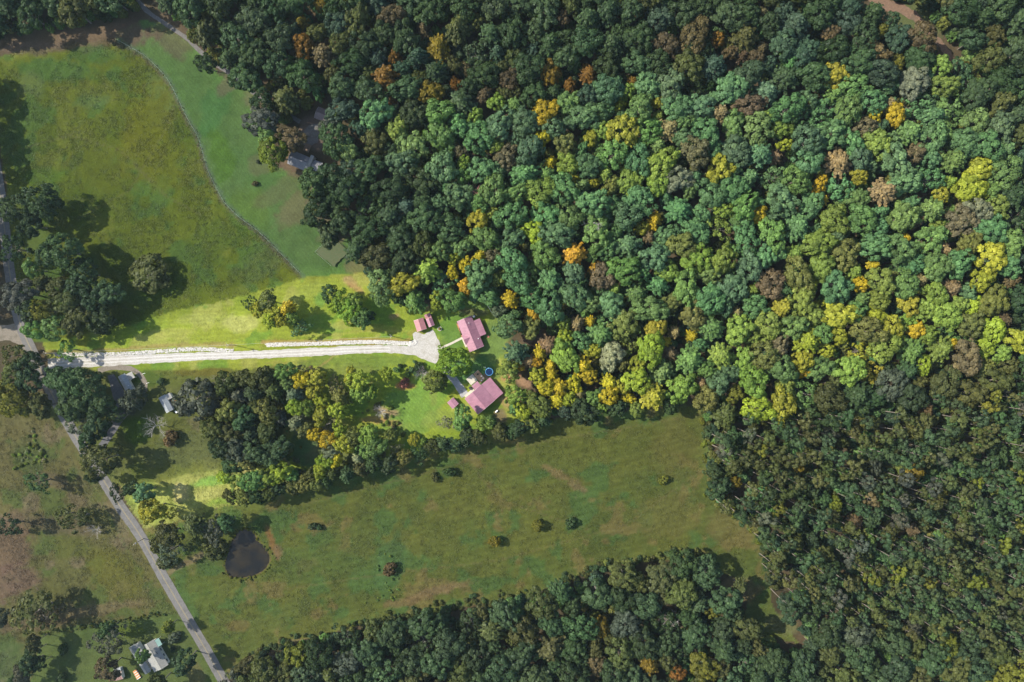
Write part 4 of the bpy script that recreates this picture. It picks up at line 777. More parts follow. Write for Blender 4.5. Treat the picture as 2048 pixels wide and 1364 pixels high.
fill(W_COPSE, 5000, 3.0, 5.6, .70, broad_or(.15), 5, colf=lambda px, py: random.choice(('dimolive', 'dimgreen', 'dimolive', 'dgreen', 'olive', 'dimgreen', 'dimolive', 'dimgrey')))
fill(W_FARLEFT, 2500, 4, 7, .78, broad_or(.1), 6)
NCANOPY = len(TREES)

# ---- which of them are objects of their own: every tree outside the woods, the crowns that stand out by colour, then the wood nearest the houses
own = [t for t in TREES if t['own']]
room = 296 - len(own)
rest = sorted((t for t in TREES if not t['own']), key=lambda t: math.hypot(t['px'][0] - 960, (t['px'][1] - 730) * 1.1))
for t in rest[:max(0, room)]: t['own'] = True; t['wood'] = True

LANDMARKS = [('the upper red-roofed house', 941, 668), ('the lower red-roofed house', 962, 795), ('the round blue pool', 978, 743), ('the twin red-roofed sheds', 850, 645), ('the pond', 495, 1108), ('the dark-roofed house', 605, 320), ('the long grey house', 250, 770), ('the small grey shed', 332, 806), ('the pale-roofed house', 300, 1315), ('the bare white snag', 1184, 448), ('the red dead tree', 947, 386), ('the dirt track', 1850, 60), ('the gravel turnout', 20, 670), ('the gravel pad', 852, 690), ('the lower lawn shed', 907, 806), ('the hay field corner', 1530, 1110), ('the top left corner', 0, 0), ('the top right corner', 2048, 0), ('the bottom right corner', 2048, 1364), ('the right edge middle', 2048, 682), ('the top edge middle', 1200, 0), ('the bare lawn tree', 312, 852), ('the fenced garden', 665, 505)]
def place(px, py):
    nm, lx, ly = min(LANDMARKS, key=lambda l: math.hypot(l[1] - px, l[2] - py))
    dx, dy = px - lx, py - ly
    v = 'above' if dy < 0 else 'below'; hz = 'left of' if dx < 0 else 'right of'
    if abs(dx) > 2.2 * abs(dy): s_ = hz
    elif abs(dy) > 2.2 * abs(dx): s_ = v
    else: s_ = v + ' and ' + hz
    return s_ + ' ' + nm, math.hypot(dx, dy)
def size_word(t):
    r = t['r'];
    if t['kind'] == 'shrub': return 'low'
    return 'huge' if r > 8 else 'broad' if r > 5.6 else 'small' if r < 3.4 else ''
ORD = ['nearest', 'second nearest', 'third nearest', 'fourth nearest', 'fifth nearest', 'sixth nearest', 'seventh nearest', 'eighth nearest', 'ninth nearest', 'tenth nearest']
buckets = {}
for t in TREES:
    if t['own'] and not t['label']:
        s_, d = place(*t['px'])
        noun = 'bush' if t['kind'] == 'shrub' else {'radial': 'spreading tree', 'ragged': 'ragged tree'}.get(t['kind'], 'woodland tree' if t.get('wood') else 'tree')
        t['base'] = ' '.join(w for w in (size_word(t), WORDS[t['col']], noun, s_) if w); t['dist'] = d
        buckets.setdefault(t['base'], []).append(t)
for bse, lst in buckets.items():
    lst.sort(key=lambda t: t['dist'])
    for i, t in enumerate(lst):
        t['label'] = bse if len(lst) == 1 else bse + ', ' + ORD[min(i, 9)]

def build_tree(t):
    cm, tm, rc, zc = KIND[t['kind']][t['v']]
    shrub = t['kind'] == 'shrub'
    root = empty('shrub' if shrub else 'broadleaf_tree', (t['x'], t['y'], ground_z(t['x'], t['y'])), random.uniform(0, 6.28))
    root.scale = (t['sxy'] * t['an'], t['sxy'] / t['an'], t['sz'])
    c = link(bpy.data.objects.new('crown', cm), root); c['tint'] = jit(PAL[t['col']])
    link(bpy.data.objects.new('stems' if shrub else 'trunk', tm), root)
    grp = 'bushes' if shrub else 'trees of the wood behind the houses' if t.get('wood') else 'trees standing in the fields and gardens'
    tag(root, t['label'], 'shrub' if shrub else 'tree', grp)
for t in TREES:
    if t['own']: build_tree(t)

# ---- the rest of the woods, one mass: points that carry instances of the same crowns and trunks
def scatter(name, pts, metas, kinds, label, cat, with_trunk=True):
    """pts: (x,y,z); metas: (variant, rot, sxy, sz, tint)"""
    me = bpy.data.meshes.new(name); me.from_pydata([tuple(p) for p in pts], [], [])
    def at(n_, ty, vals, key):
        a = me.attributes.new(n_, ty, 'POINT'); a.data.foreach_set(key, np.asarray(vals, np.float32 if ty != 'INT' else np.int32).ravel())
    at('variant', 'INT', [m_[0] for m_ in metas], 'value')
    at('turn', 'FLOAT_VECTOR', [(0, 0, m_[1]) for m_ in metas], 'vector')
    ans = np.random.default_rng(8).uniform(.84, 1.19, len(metas)); at('grow', 'FLOAT_VECTOR', [(m_[2] * a_, m_[2] / a_, m_[3]) for m_, a_ in zip(metas, ans)], 'vector')
    at('tint', 'FLOAT_COLOR', [tuple(m_[4]) + (1,) for m_ in metas], 'color')
    o = link(bpy.data.objects.new(name, me))
    ng = bpy.data.node_groups.new(name, 'GeometryNodeTree')
    ng.interface.new_socket('Geometry', in_out='INPUT', socket_type='NodeSocketGeometry'); ng.interface.new_socket('Geometry', in_out='OUTPUT', socket_type='NodeSocketGeometry')
    nn = ng.nodes; ll = ng.links
    gi = nn.new('NodeGroupInput'); go = nn.new('NodeGroupOutput')
    def nattr(n_, ty):
        a = nn.new('GeometryNodeInputNamedAttribute'); a.data_type = ty; a.inputs['Name'].default_value = n_; return a.outputs[0]
    outs = []
    for which in ((0, 1) if with_trunk else (0,)):
        jn = nn.new('GeometryNodeJoinGeometry')
        for k, v in reversed(kinds):
            oi = nn.new('GeometryNodeObjectInfo'); oi.transform_space = 'ORIGINAL'; oi.inputs['Object'].default_value = SRC[(k, v)][which]
            g2 = nn.new('GeometryNodeGeometryToInstance'); ll.new(oi.outputs['Geometry'], g2.inputs[0]); ll.new(g2.outputs[0], jn.inputs[0])
        ip = nn.new('GeometryNodeInstanceOnPoints'); ip.inputs['Pick Instance'].default_value = True
        m2p = nn.new('GeometryNodeMeshToPoints'); ll.new(gi.outputs[0], m2p.inputs[0]); ll.new(m2p.outputs[0], ip.inputs['Points'])
        ll.new(jn.outputs[0], ip.inputs['Instance']); ll.new(nattr('variant', 'INT'), ip.inputs['Instance Index'])
        ll.new(nattr('turn', 'FLOAT_VECTOR'), ip.inputs['Rotation']); ll.new(nattr('grow', 'FLOAT_VECTOR'), ip.inputs['Scale'])
        outs.append(ip.outputs[0])
    jo = nn.new('GeometryNodeJoinGeometry')
    for q in outs: ll.new(q, jo.inputs[0])
    ll.new(jo.outputs[0], go.inputs[0])
    md = o.modifiers.new('grow', 'NODES'); md.node_group = ng
    return tag(o, label, cat, kind='stuff')

SRC = {}
for k in KIND:
    for v, (cm, tm, rc, zc) in enumerate(KIND[k]):
        SRC[(k, v)] = (bpy.data.objects.new('crown_source', cm), bpy.data.objects.new('trunk_source', tm))     # not linked: mesh holders only
kinds = [(k, v) for k in KIND for v in range(len(KIND[k]))]; kidx = {kv: i for i, kv in enumerate(kinds)}
pts = []; metas = []
for t in TREES:
    if t['own']: continue
    pts.append((t['x'], t['y'], ground_z(t['x'], t['y']) - .1)); metas.append((kidx[(t['kind'], t['v'])], random.uniform(0, 6.28), t['sxy'], t['sz'], jit(PAL[t['col']])))
scatter('woodland_trees', pts, metas, kinds, 'dense mixed wood of green and yellowing trees filling the picture', 'woods')

# understorey and saplings in the gaps of the woods, weeds along edges
pts = []; metas = []
def under(poly, n, seed, kinds_, rmin, rmax, cols, mar=0):
    rnd = np.random.default_rng(seed); xs = [p[0] for p in poly]; ys = [p[1] for p in poly]
    Q = np.stack([rnd.uniform(max(-110, min(xs)), min(2160, max(xs)), n), rnd.uniform(max(-110, min(ys)), min(1480, max(ys)), n)], 1)
    Q = Q[in_poly(Q[:, 0], Q[:, 1], poly)]
    for px, py in Q:
        if blocked(px, py, 6): continue
        kd = random.choice(kinds_); v = random.randrange(len(KIND[kd])); r = rnd.uniform(rmin, rmax); s_ = r / KIND[kd][v][2]
        x, y = P(px, py)
        pts.append((x, y, ground_z(x, y) - .05)); metas.append((kidx[(kd, v)], rnd.uniform(0, 6.28), s_, s_ * rnd.uniform(.9, 1.6), jit(PAL[random.choice(cols)])))
under(W_MAIN, 10000, 31, ('round', 'shrub', 'round'), 1.2, 3.2, ('dimgreen', 'green', 'teal', 'olive', 'dimteal'))
under(W_SE, 1500, 32, ('round', 'shrub'), 1.2, 2.8, ('dgreen', 'dimgreen', 'dimolive', 'dimolive'))
under(W_COPSE, 250, 33, ('round', 'shrub'), 1.2, 2.6, ('dgreen', 'olive', 'green'))
under(W_HEDGE, 500, 34, ('round', 'shrub'), .9, 2.2, ('dgreen', 'olive', 'green', 'mid'))
under(W_TOPLEFT, 500, 35, ('round', 'shrub'), 1.2, 2.6, ('dgreen', 'olive', 'green'))
def along(line, n, off, rmin, rmax, cols, seed):
    rnd = np.random.default_rng(seed); sp = spline(line, 3)
    for _ in range(n):
        a = sp[rnd.integers(len(sp))]; px, py = a[0] + rnd.normal(0, off), a[1] + rnd.normal(0, off)
        if in_poly(np.array([px]), np.array([py]), POND_S)[0]: continue
        v = random.randrange(3); r = rnd.uniform(rmin, rmax); s_ = r / 1.6; x, y = P(px, py)
        pts.append((x, y, ground_z(x, y) - .05)); metas.append((kidx[('shrub', v)], rnd.uniform(0, 6.28), s_, s_ * rnd.uniform(.7, 1.2), jit(PAL[random.choice(cols)])))
along([(1060, 1190), (860, 1220), (700, 1256), (560, 1288), (492, 1314)], 160, 6, .5, 1.5, ('dimgreen', 'dimolive', 'olive'), 1)
along([(1120, 1160), (1220, 1130), (1380, 1106), (1420, 1138)], 120, 6, .5, 1.5, ('dimgreen', 'dimolive', 'olive'), 2)
along([(1412, 808), (1420, 960), (1436, 1000), (1505, 1050), (1545, 1110)], 200, 5, .5, 1.6, ('dimgreen', 'dimolive', 'olive', 'dimlime'), 3)
along(POND + [POND[0]], 220, 4, .15, .6, ('dimolive', 'olive', 'dimlime'), 4)
along([(85, 1266), (200, 1248), (328, 1228)], 130, 2.4, .2, .6, ('dimgreen', 'dimolive', 'dimlime'), 5)
along([(x - 2, y) for x, y in FENCE], 260, 2.2, .10, .26, ('dimolive', 'olive', 'dimlime', 'dimgrey'), 6)

along([(560, 760), (585, 900), (600, 955)], 50, 8, .4, 1.5, ('green', 'grey', 'olive', 'mid'), 8)
along([(735, 810), (790, 850), (760, 880)], 40, 14, .3, 1.2, ('olive', 'brown', 'green', 'mid'), 9)
along([(790, 740), (830, 742), (850, 752)], 24, 8, .4, 1.3, ('teal', 'dgreen', 'green'), 10)
along([(1010, 770), (1025, 830)], 20, 5, .4, 1.2, ('mid', 'olive', 'ygreen'), 11)
along([(160, 905), (200, 965)], 20, 4, .3, 1.0, ('olive', 'dgreen'), 12)
along([(915, 644), (925, 668)], 7, 1.0, .3, .6, ('green', 'mid', 'olive'), 13)
along([(60, 880), (80, 910), (40, 925)], 40, 12, .4, 1.0, ('pale', 'mid', 'olive'), 14)
along([(770, 1125), (790, 1150), (760, 1200)], 30, 12, .3, .7, ('mid', 'green'), 15)
scatter('undergrowth', pts, metas, kinds, 'low bushes and saplings filling gaps and edges of the woods', 'undergrowth')

# rough grass tufts over the unmown fields
def tuft_mesh(seed):
    rg = np.random.default_rng(seed); n = 16
    p = np.stack([rg.normal(0, .28, n), rg.normal(0, .28, n), rg.uniform(.05, .22, n)], 1)
    return finish_crown('tuft', cards(rg, p, np.stack([rg.normal(0, .5, n), rg.normal(0, .5, n), np.full(n, .8)], 1), .17, .5), rg.uniform(.25, .85, n))
for v in range(4):
    SRC[('tuft', v)] = (bpy.data.objects.new('tuft_source', tuft_mesh(300 + v)), None)
pts = []; metas = []
def tufts(zi, n, smin, smax, mul, seed, mask=None):
    rnd = np.random.default_rng(seed); jj, ii = np.nonzero(zone == zi)
    vis = (np.abs(X[jj, ii]) < 275) & (np.abs(Y[jj, ii]) < 190); jj, ii = jj[vis], ii[vis]
    wgt = np.clip((fbm(X[jj, ii], Y[jj, ii], 8, 3, 60 + zi) - .36) * 4, .04, 1); wgt = wgt / wgt.sum()
    pick = rnd.choice(len(jj), n, p=wgt)
    for q in pick:
        x = X[jj[q], ii[q]] + rnd.uniform(-.5, .5); y = Y[jj[q], ii[q]] + rnd.uniform(-.5, .5)
        px, py = to_px(x, y)
        if flat[jj[q], ii[q]] < 14 or pd[jj[q], ii[q]] < 2 or pin[jj[q], ii[q]]: continue
        s_ = rnd.uniform(smin, smax)
        c = gcol[jj[q], ii[q], :3] * mul * rnd.uniform(1.0, 1.6)
        pts.append((x, y, ground_z(x, y) - .02)); metas.append((int(rnd.integers(4)), rnd.uniform(0, 6.28), s_, s_ * rnd.uniform(.3, .6), c))
tufts(1, 11000, .7, 1.9, 1.0, 1); tufts(7, 11000, .7, 1.8, 1.0, 2); tufts(6, 6000, .7, 1.9, 1.0, 3); tufts(5, 2200, .6, 1.6, 1.0, 4); tufts(4, 1500, .7, 1.7, 1.0, 5); tufts(3, 3500, .5, 1.1, 1.0, 6)
scatter('rough_grass', pts, metas, [('tuft', v) for v in range(4)], 'rough grass and weeds over the unmown fields', 'grass', with_trunk=False)

# bare and dead trees
def dead(px, py, seed, sc, label, mat='deadwood', h=11, spread=6, tilt=(0, 0)):
    tm = trunk_mesh('trunk', seed, h, .20, 13, spread, .25, mat, fine=14)
    x, y = P(px, py, h * sc * .6)
    o = link(bpy.data.objects.new('dead_tree', tm)); o.location = (x, y, ground_z(x, y)); o.scale = (sc,) * 3; o.rotation_euler = (tilt[0], tilt[1], seed)
    return tag(o, label, 'dead tree', 'bare dead trees')
M['reddead'] = surf('red brown dead twigs', (0.26, 0.12, 0.10), (0.36, 0.20, 0.17), 3, .9, .3)
dead(312, 852, 401, 1.0, 'bare grey tree on the lawn below the small grey shed', h=9, spread=7)
dead(1184, 448, 402, 1.35, 'bare white snag sticking out of the green wood', h=17, spread=4)
dead(947, 386, 403, 1.1, 'dead red-brown tree in the wood', 'reddead', h=15, spread=6)
dead(762, 822, 404, .8, 'bleached fallen-topped dead tree on bare earth beside the lower lawn', h=10, spread=5)
dead(846, 746, 405, .62, 'whitish leafless small tree beside the gravel lane', h=8, spread=7)
dead(440, 762, 406, .7, 'pale leafless tree at the edge of the copse by the round grey-green tree', h=9, spread=7)
dead(646, 850, 407, .8, 'small bare grey tree among the yellow copse', h=14, spread=5)
dead(722, 435, 408, .9, 'bare grey tree in the wood beside the fenced garden', h=15, spread=5)
dead(1340, 1240, 409, 1.0, 'bare tan tree at the edge of the lower wood', h=14, spread=5)
dead(845, 1285, 410, 1.0, 'bare grey branches in the lower wood', h=14, spread=5)
dead(1400, 768, 411, .8, 'bare pinkish grey tree at the lower edge of the big wood', h=16, spread=5)
dead(190, 1060, 412, .8, 'leafless tree casting branch shadows in the brown field', h=11, spread=5)

# ------------------------------------------------------------------ buildings
def roof_panel(root, quad, mat, t=.10, ribs=.9, name='roof_panel'):
    """quad: two points along the upper edge, then two along the lower edge"""
    p = MB().slab(quad, t).build(name, mat, root)
    a, b, c, d = [Vector(q) for q in quad]           # a-b upper, c-d lower (c under b)
    n = int((b - a).length / ribs); mb = MB()
    nr = (b - a).cross(d - a).normalized(); nr = nr if nr.z > 0 else -nr
    for i in range(1, n):
        u = a.lerp(b, i / n); w = d.lerp(c, i / n); s_ = (b - a).normalized() * .035
        q = [u - s_ + nr * .07, u + s_ + nr * .07, w + s_ + nr * .07, w - s_ + nr * .07]
        mb.slab(q, .069)
    if n > 1:
        r = mb.build('roof_ribs', mat, p); r['kind'] = 'stuff'
    return p
def window(root, x, y, z, w, h, axis, sgn, mat='trim'):
    """axis 'x': the wall faces +-y; axis 'y': the wall faces +-x"""
    def bx(a0, a1, z0, z1, d0, d1):
        if axis == 'x': return MB().box(x + a0, x + a1, min(y + sgn*d0, y + sgn*d1), max(y + sgn*d0, y + sgn*d1), z + z0, z + z1)
        return MB().box(min(x + sgn*d0, x + sgn*d1), max(x + sgn*d0, x + sgn*d1), y + a0, y + a1, z + z0, z + z1)
    g = bx(-w/2, w/2, 0, h, .003, .025).build('window', M['glass'], root)
    f = bx(-w/2 - .08, w/2 + .08, -.09, -.002, .003, .07); 
    for (a0, a1, z0, z1) in ((-w/2 - .08, -w/2 - .002, 0, h), (w/2 + .002, w/2 + .08, 0, h), (-w/2 - .08, w/2 + .08, h + .002, h + .09), (-.025, .025, .004, h - .004)):
        q = bx(a0, a1, z0, z1, .026 if a0 == -.025 else .003, .06); o_ = len(f.v); f.v += q.v; f.f += [[i + o_ for i in ff] for ff in q.f]
    f.build('window_frame', M[mat], g)
def door(root, x, y, w, h, axis, sgn, mat='doorpaint'):
    if axis == 'x': d = MB().box(x - w/2, x + w/2, min(y + sgn*.003, y + sgn*.05), max(y + sgn*.003, y + sgn*.05), .05, h)
    else: d = MB().box(min(x + sgn*.003, x + sgn*.05), max(x + sgn*.003, x + sgn*.05), y - w/2, y + w/2, .05, h)
    d = d.build('door', M[mat], root)
    k = (x + (w/2 - .12 if axis == 'x' else sgn*.07), y + (sgn*.07 if axis == 'x' else w/2 - .12))
    MB().box(k[0] - .03, k[0] + .03, k[1] - .03, k[1] + .03, h*.45, h*.45 + .08).build('door_handle', M['steel'], d)
def gable(root, L, vl, vr, eave, ridge, roofm, wallm, u0=0.0, v0=0.0, ov=.4, eave_r=None, vents=(), trim=True, ribs=.9):
    """gabled body along local x centred on u0; ridge at v0, walls from v0-vl to v0+vr"""
    er = eave if eave_r is None else eave_r
    x0, x1 = u0 - L/2 + ov, u0 + L/2 - ov; y0, y1 = v0 - vl + ov, v0 + vr - ov
    zl = eave + (ridge - eave) * ov / vl; zr = er + (ridge - er) * ov / vr
    prof = [(y0, -.3), (y1, -.3), (y1, zr - .14), (v0, ridge - .14), (y0, zl - .14)]
    mb = MB(); n = 5
    mb.add([(x0, y, z) for y, z in prof] + [(x1, y, z) for y, z in prof], [list(range(5))[::-1], [i + 5 for i in range(5)]] + [(i, (i+1) % 5, (i+1) % 5 + 5, i + 5) for i in range(5)])
    mb.build('wall', M[wallm], root)
    X0, X1 = u0 - L/2, u0 + L/2
    roof_panel(root, [(X0, v0 - .01, ridge), (X1, v0 - .01, ridge), (X1, v0 - vl, eave), (X0, v0 - vl, eave)], M[roofm], ribs=ribs)
    roof_panel(root, [(X0, v0 + .01, ridge), (X1, v0 + .01, ridge), (X1, v0 + vr, er), (X0, v0 + vr, er)], M[roofm], ribs=ribs)
    MB().tube([(X0 - .01, v0, ridge - .01), (X1 + .01, v0, ridge - .01)], .08, 6).build('ridge_cap', M[roofm], root)
    if trim:
        for xx in (X0 - .035, X1 + .002):
            for (ya, za, yb, zb) in ((v0 - vl, eave, v0, ridge), (v0, ridge, v0 + vr, er)):
                MB().add([(xx, ya, za - .16), (xx + .033, ya, za - .16), (xx + .033, yb, zb - .16), (xx, yb, zb - .16), (xx, ya, za + .02), (xx + .033, ya, za + .02), (xx + .033, yb, zb + .02), (xx, yb, zb + .02)],
                         [(0,3,2,1),(4,5,6,7),(0,1,5,4),(1,2,6,5),(2,3,7,6),(3,0,4,7)]).build('barge_board', M['trim'], root)
    for (u, v, m, s_) in vents:
        z = ridge + (eave - ridge) * (v0 - v) / vl if v < v0 else ridge + (er - ridge) * (v - v0) / vr
        MB().tube([(u, v, z - .1), (u, v, z + .35)], s_, 8).build('roof_vent', M[m], root)
    return x0, x1, y0, y1, zl, zr
def lean_to(root, x0, x1, y0, y1, z_hi, z_lo, roofm, wallm, ov=.3, hi='y0', open_=False):
    """shed roof, its high edge along y0 (or y1)"""
    za, zb = (z_hi, z_lo) if hi == 'y0' else (z_lo, z_hi)
    if not open_:
        s0 = y0 if hi == 'y0' else y0 + ov; s1 = y1 - ov if hi == 'y0' else y1
        zf = lambda y: za + (zb - za) * (y - y0) / (y1 - y0) - .12
        a, b = x0 + ov, x1 - ov
        MB().add([(a, s0, -.3), (b, s0, -.3), (b, s1, -.3), (a, s1, -.3), (a, s0, zf(s0)), (b, s0, zf(s0)), (b, s1, zf(s1)), (a, s1, zf(s1))],
                 [(0,3,2,1),(4,5,6,7),(0,1,5,4),(1,2,6,5),(2,3,7,6),(3,0,4,7)]).build('wall', M[wallm], root)
    else:
        for (x, y) in ((x0 + .2, y0 + .2), (x1 - .2, y0 + .2), (x0 + .2, y1 - .2), (x1 - .2, y1 - .2)):
            MB().box(x - .07, x + .07, y - .07, y + .07, -.3, za + (zb - za) * (y - y0) / (y1 - y0) - .11).build('post', M['trim'], root)
    q = [(x0, y0, za), (x1, y0, za), (x1, y1, zb), (x0, y1, zb)]
    if hi != 'y0': q = [q[3], q[2], q[1], q[0]]
    roof_panel(root, q, M[roofm])
def site(name, px, py, ang, label, cat='house', h=4.0):
    x, y = P(px, py, h); o = empty(name, (x, y, 0), R(ang)); return tag(o, label, cat)

# upper house -----------------------------------------------------------------
A = site('farmhouse', 940.9, 667.5, -67.3, 'upper house with faded red metal roof, front cross gable and rear addition', h=4.3)
gable(A, 16.4, 4.0, 3.8, 2.75, 4.45, 'mauve', 'brickwall', vents=((-5.2, 1.3, 'white', .16), (-4.1, 1.6, 'dark', .14), (3.7, 2.6, 'white', .2)))
lean_to(A, -5.4, 3.0, 3.82, 7.1, 2.70, 2.25, 'mauve', 'siding')
# front cross gable: its two slopes run out over the west eave
zr_, ua, hw = 4.12, 1.55, 2.65
k = (4.45 - 2.75) / 4.0
va = -(4.45 - zr_) / k
for sgn in (-1, 1):
    ue = ua + sgn * hw
    MB().add([(ua, va, zr_ + .03), (ua, -4.35, zr_ + .03), (ue, -4.35, 2.80), (ue, -4.0 , 2.83), (ua, va, zr_ - .07), (ua, -4.35, zr_ - .07), (ue, -4.35, 2.70), (ue, -4.0, 2.70)],
             [(0,1,2,3), (7,6,5,4), (0,4,5,1), (1,5,6,2), (2,6,7,3), (3,7,4,0)]).build('roof_panel', M['mauve'], A)
MB().tube([(ua, va + .05, zr_ + .02), (ua, -4.36, zr_ + .02)], .07, 6).build('ridge_cap', M['mauve'], A)
MB().add([(ua - hw + .3, -4.12, -.3), (ua + hw - .3, -4.12, -.3), (ua + hw - .3, -4.12, 2.75), (ua, -4.12, zr_ - .12), (ua - hw + .3, -4.12, 2.75), (ua - hw + .3, -3.62, -.3), (ua + hw - .3, -3.62, -.3), (ua + hw - .3, -3.62, 2.75), (ua, -3.62, zr_ - .12), (ua - hw + .3, -3.62, 2.75)],
         [(0,1,2,3,4), (9,8,7,6,5), (0,5,6,1), (1,6,7,2), (2,7,8,3), (3,8,9,4), (4,9,5,0)]).build('gable_wall', M['siding'], A)
for u in (-6.0, -3.2, 6.2): window(A, u, -3.6, 1.0, 1.3, 1.2, 'x', -1)
window(A, 2.6, -4.12, 1.0, 1.2, 1.2, 'x', -1); door(A, .6, -4.12, .95, 2.1, 'x', -1)
for u in (-6.6, 5.2): window(A, u, 3.4, 1.0, 1.2, 1.1, 'x', 1)
for u in (-3.6, .4): window(A, u, 6.8, .9, 1.2, 1.0, 'x', 1)
window(A, 7.8, -1.5, 1.0, 1.2, 1.2, 'y', 1); window(A, -7.8, 1.2, 1.0, 1.2, 1.2, 'y', -1)
MB().box(.2, 5.2, -5.15, -4.16, 0, .16).build('porch_slab', M['concrete'], A)
MB().prism([(-7.8, -4.75), (-.2, -4.95), (-.2, -3.62), (-7.8, -3.62)], .0, .09).build('flower_bed', M['mulch'], A)
MB().box(3.9, 5.1, 7.0, 7.9, -.1, .2).build('step', M['brickwall'], A)
x, y = P(948, 633); ac = empty('air_conditioner', (x, y, 0), .4); tag(ac, 'small white air conditioner behind the upper red-roofed house', 'air conditioner')
MB().box(-.42, .42, -.42, .42, .08, .85).build('cabinet', M['white'], ac); MB().tube([(0, 0, .852), (0, 0, .90)], .34, 12).build('fan_grille', M['steel'], ac); MB().box(-.5, .5, -.5, .5, 0, .078).build('base', M['concrete'], ac)

# lower house -----------------------------------------------------------------
B = site('farmhouse', 958.4, 800.0, -49.9, 'lower large house with wide faded red metal roof in three slopes', h=4.5)
gable(B, 10.2, 5.3, 5.8, 3.1, 4.9, 'mauve', 'siding', eave_r=3.25)
lean_to(B, -5.1, 5.1, 5.82, 11.2, 3.16, 2.55, 'mauve', 'siding')
lean_to(B, -7.75, -5.12, 1.4, 5.2, 2.75, 2.6, 'mauve', 'siding', hi='y1', open_=True)
MB().box(-5.12, -5.102, -5.2, 5.6, 2.9, 3.05).build('gutter', M['trim'], B)
for v, w_ in ((-3.2, 2.6),): door(B, -4.7, v, w_, 2.2, 'y', -1, 'trim')
door(B, -4.7, 3.3, .95, 2.1, 'y', -1); window(B, -4.7, .6, 1.0, 1.4, 1.2, 'y', -1); window(B, -4.8, 8.0, 1.0, 1.3, 1.1, 'y', -1)
for u in (-2.5, 1.5): window(B, u, -4.9, 1.0, 1.3, 1.2, 'x', -1); window(B, u, 10.9, .9, 1.3, 1.0, 'x', 1)
for v in (-2.8, 2.8): window(B, 4.7, v, 1.0, 1.3, 1.2, 'y', 1)
def local(root, u, v): 
    c_, s_ = math.cos(root.rotation_euler.z), math.sin(root.rotation_euler.z)
    return (root.location.x + u * c_ - v * s_, root.location.y + u * s_ + v * c_)
rz = R(-49.9)
x, y = local(B, -10.05, 3.35); o = MB().box(-1.95, 1.95, -2.05, 2.05, -.05, .14).build('concrete_patio', M['concrete']); o.location = (x, y, 0); o.rotation_euler.z = rz
tag(o, 'square cream concrete patio beside the lower red-roofed house', 'patio', kind='structure')
x, y = local(B, -5.75, -1.9); o = MB().box(-.6, .6, -2.9, 2.9, -.05, .13).build('concrete_apron', M['concrete']); o.location = (x, y, 0); o.rotation_euler.z = rz
tag(o, 'white concrete apron where the gravel lane meets the lower house', 'path', kind='structure')
x, y = local(B, -8.85, 7.25); dk = empty('wooden_deck', (x, y, 0), rz); tag(dk, 'brown wooden deck with railing beside the lower red-roofed house', 'deck')
n = 20
for i in range(n): MB().box(-2.85 + 5.7 * i / n, -2.85 + 5.7 * (i + 1) / n - .02, -1.6, 1.6, .52, .56).build('plank', M['deck'], dk)
for (a, b) in ((-2.8, -1.55), (-2.8, 1.55), (0, 1.55), (2.8, 1.55), (2.8, -1.55), (0, -1.55)): MB().box(a - .05, a + .05, b - .05, b + .05, -.2, 1.45 if b > 0 or a < -2 else .5).build('post', M['deck'], dk)
for z in (.95, 1.42): MB().box(-2.74, 2.74, 1.53, 1.58, z, z + .06).build('railing', M['deck'], dk); MB().box(-2.83, -2.77, -1.49, 1.49, z + .07, z + .13).build('railing', M['trim'], dk)
for (a, b, s_) in ((-1.3, .2, .42), (1.2, -.6, .38)):
    x2, y2 = local(dk, a, b); tb = empty('patio_table', (x2, y2, .565), 0); tag(tb, 'small dark round table on the wooden deck' if a < 0 else 'small wooden table on the wooden deck nearer the house', 'table')
    MB().tube([(0, 0, .68), (0, 0, .73)], s_, 14).build('table_top', M['dark' if a < 0 else 'deck'], tb); MB().tube([(0, 0, 0), (0, 0, .678)], .05, 6).build('leg', M['steel'], tb)
for i, (a, b, an) in enumerate(((1.9, .9, 0), (.7, 1.0, .6), (2.2, -.4, 2))):
    x2, y2 = local(dk, a, b); ch = empty('patio_chair', (x2, y2, .565), an); tag(ch, ('pale patio chair at the deck corner near the pool', 'pale patio chair against the middle of the deck railing', 'pale patio chair on the deck closest to the house roof')[i], 'chair', 'chairs on the deck')
    MB().box(-.25, .25, -.25, .25, .38, .43).build('seat', M['white'], ch); MB().box(-.25, .25, .25, .30, .40, .85).build('backrest', M['white'], ch)
    for (p, q) in ((-.22, -.22), (.22, -.22), (-.22, .22), (.22, .22)): MB().box(p - .02, p + .02, q - .02, q + .02, 0, .378).build('leg', M['steel'], ch)
x, y = P(972.5, 752.5); o = empty('boardwalk', (x, y, 0), R(-49.9)); tag(o, 'short grey boardwalk joining the wooden deck to the pool', 'boardwalk')
for i in range(9): MB().box(-1.6 + .36 * i, -1.6 + .36 * i + .33, -.75, .75, .38, .43).build('plank', M['darkwood'], o)
for a in (-1.4, 1.4):
    for b in (-.6, .6): MB().box(a - .05, a + .05, b - .05, b + .05, -.2, .378).build('post', M['darkwood'], o)
x, y = P(978.4, 743.3); pl = empty('swimming_pool', (x, y, 0)); tag(pl, 'round above-ground pool with bright blue rim beside the deck', 'pool')
def ring(r0, r1, z0, z1, n=40):
    mb = MB(); 
    for i in range(n):
        a = 6.28318 * i / n; mb.v += [(r * math.cos(a), r * math.sin(a), z) for r, z in ((r0, z0), (r1, z0), (r1, z1), (r0, z1))]
    for i in range(n):
        j = (i + 1) % n
        for k in range(4): mb.f.append([4*i + k, 4*j + k, 4*j + (k+1) % 4, 4*i + (k+1) % 4])
    return mb
ring(1.86, 1.90, 0, .98).build('wall', M['poolblue'], pl, True); M['rimblue'] = plain('light blue rim', (0.22, 0.55, 0.78), .35); ring(1.66, 1.98, .982, 1.05).build('rim', M['rimblue'], pl)
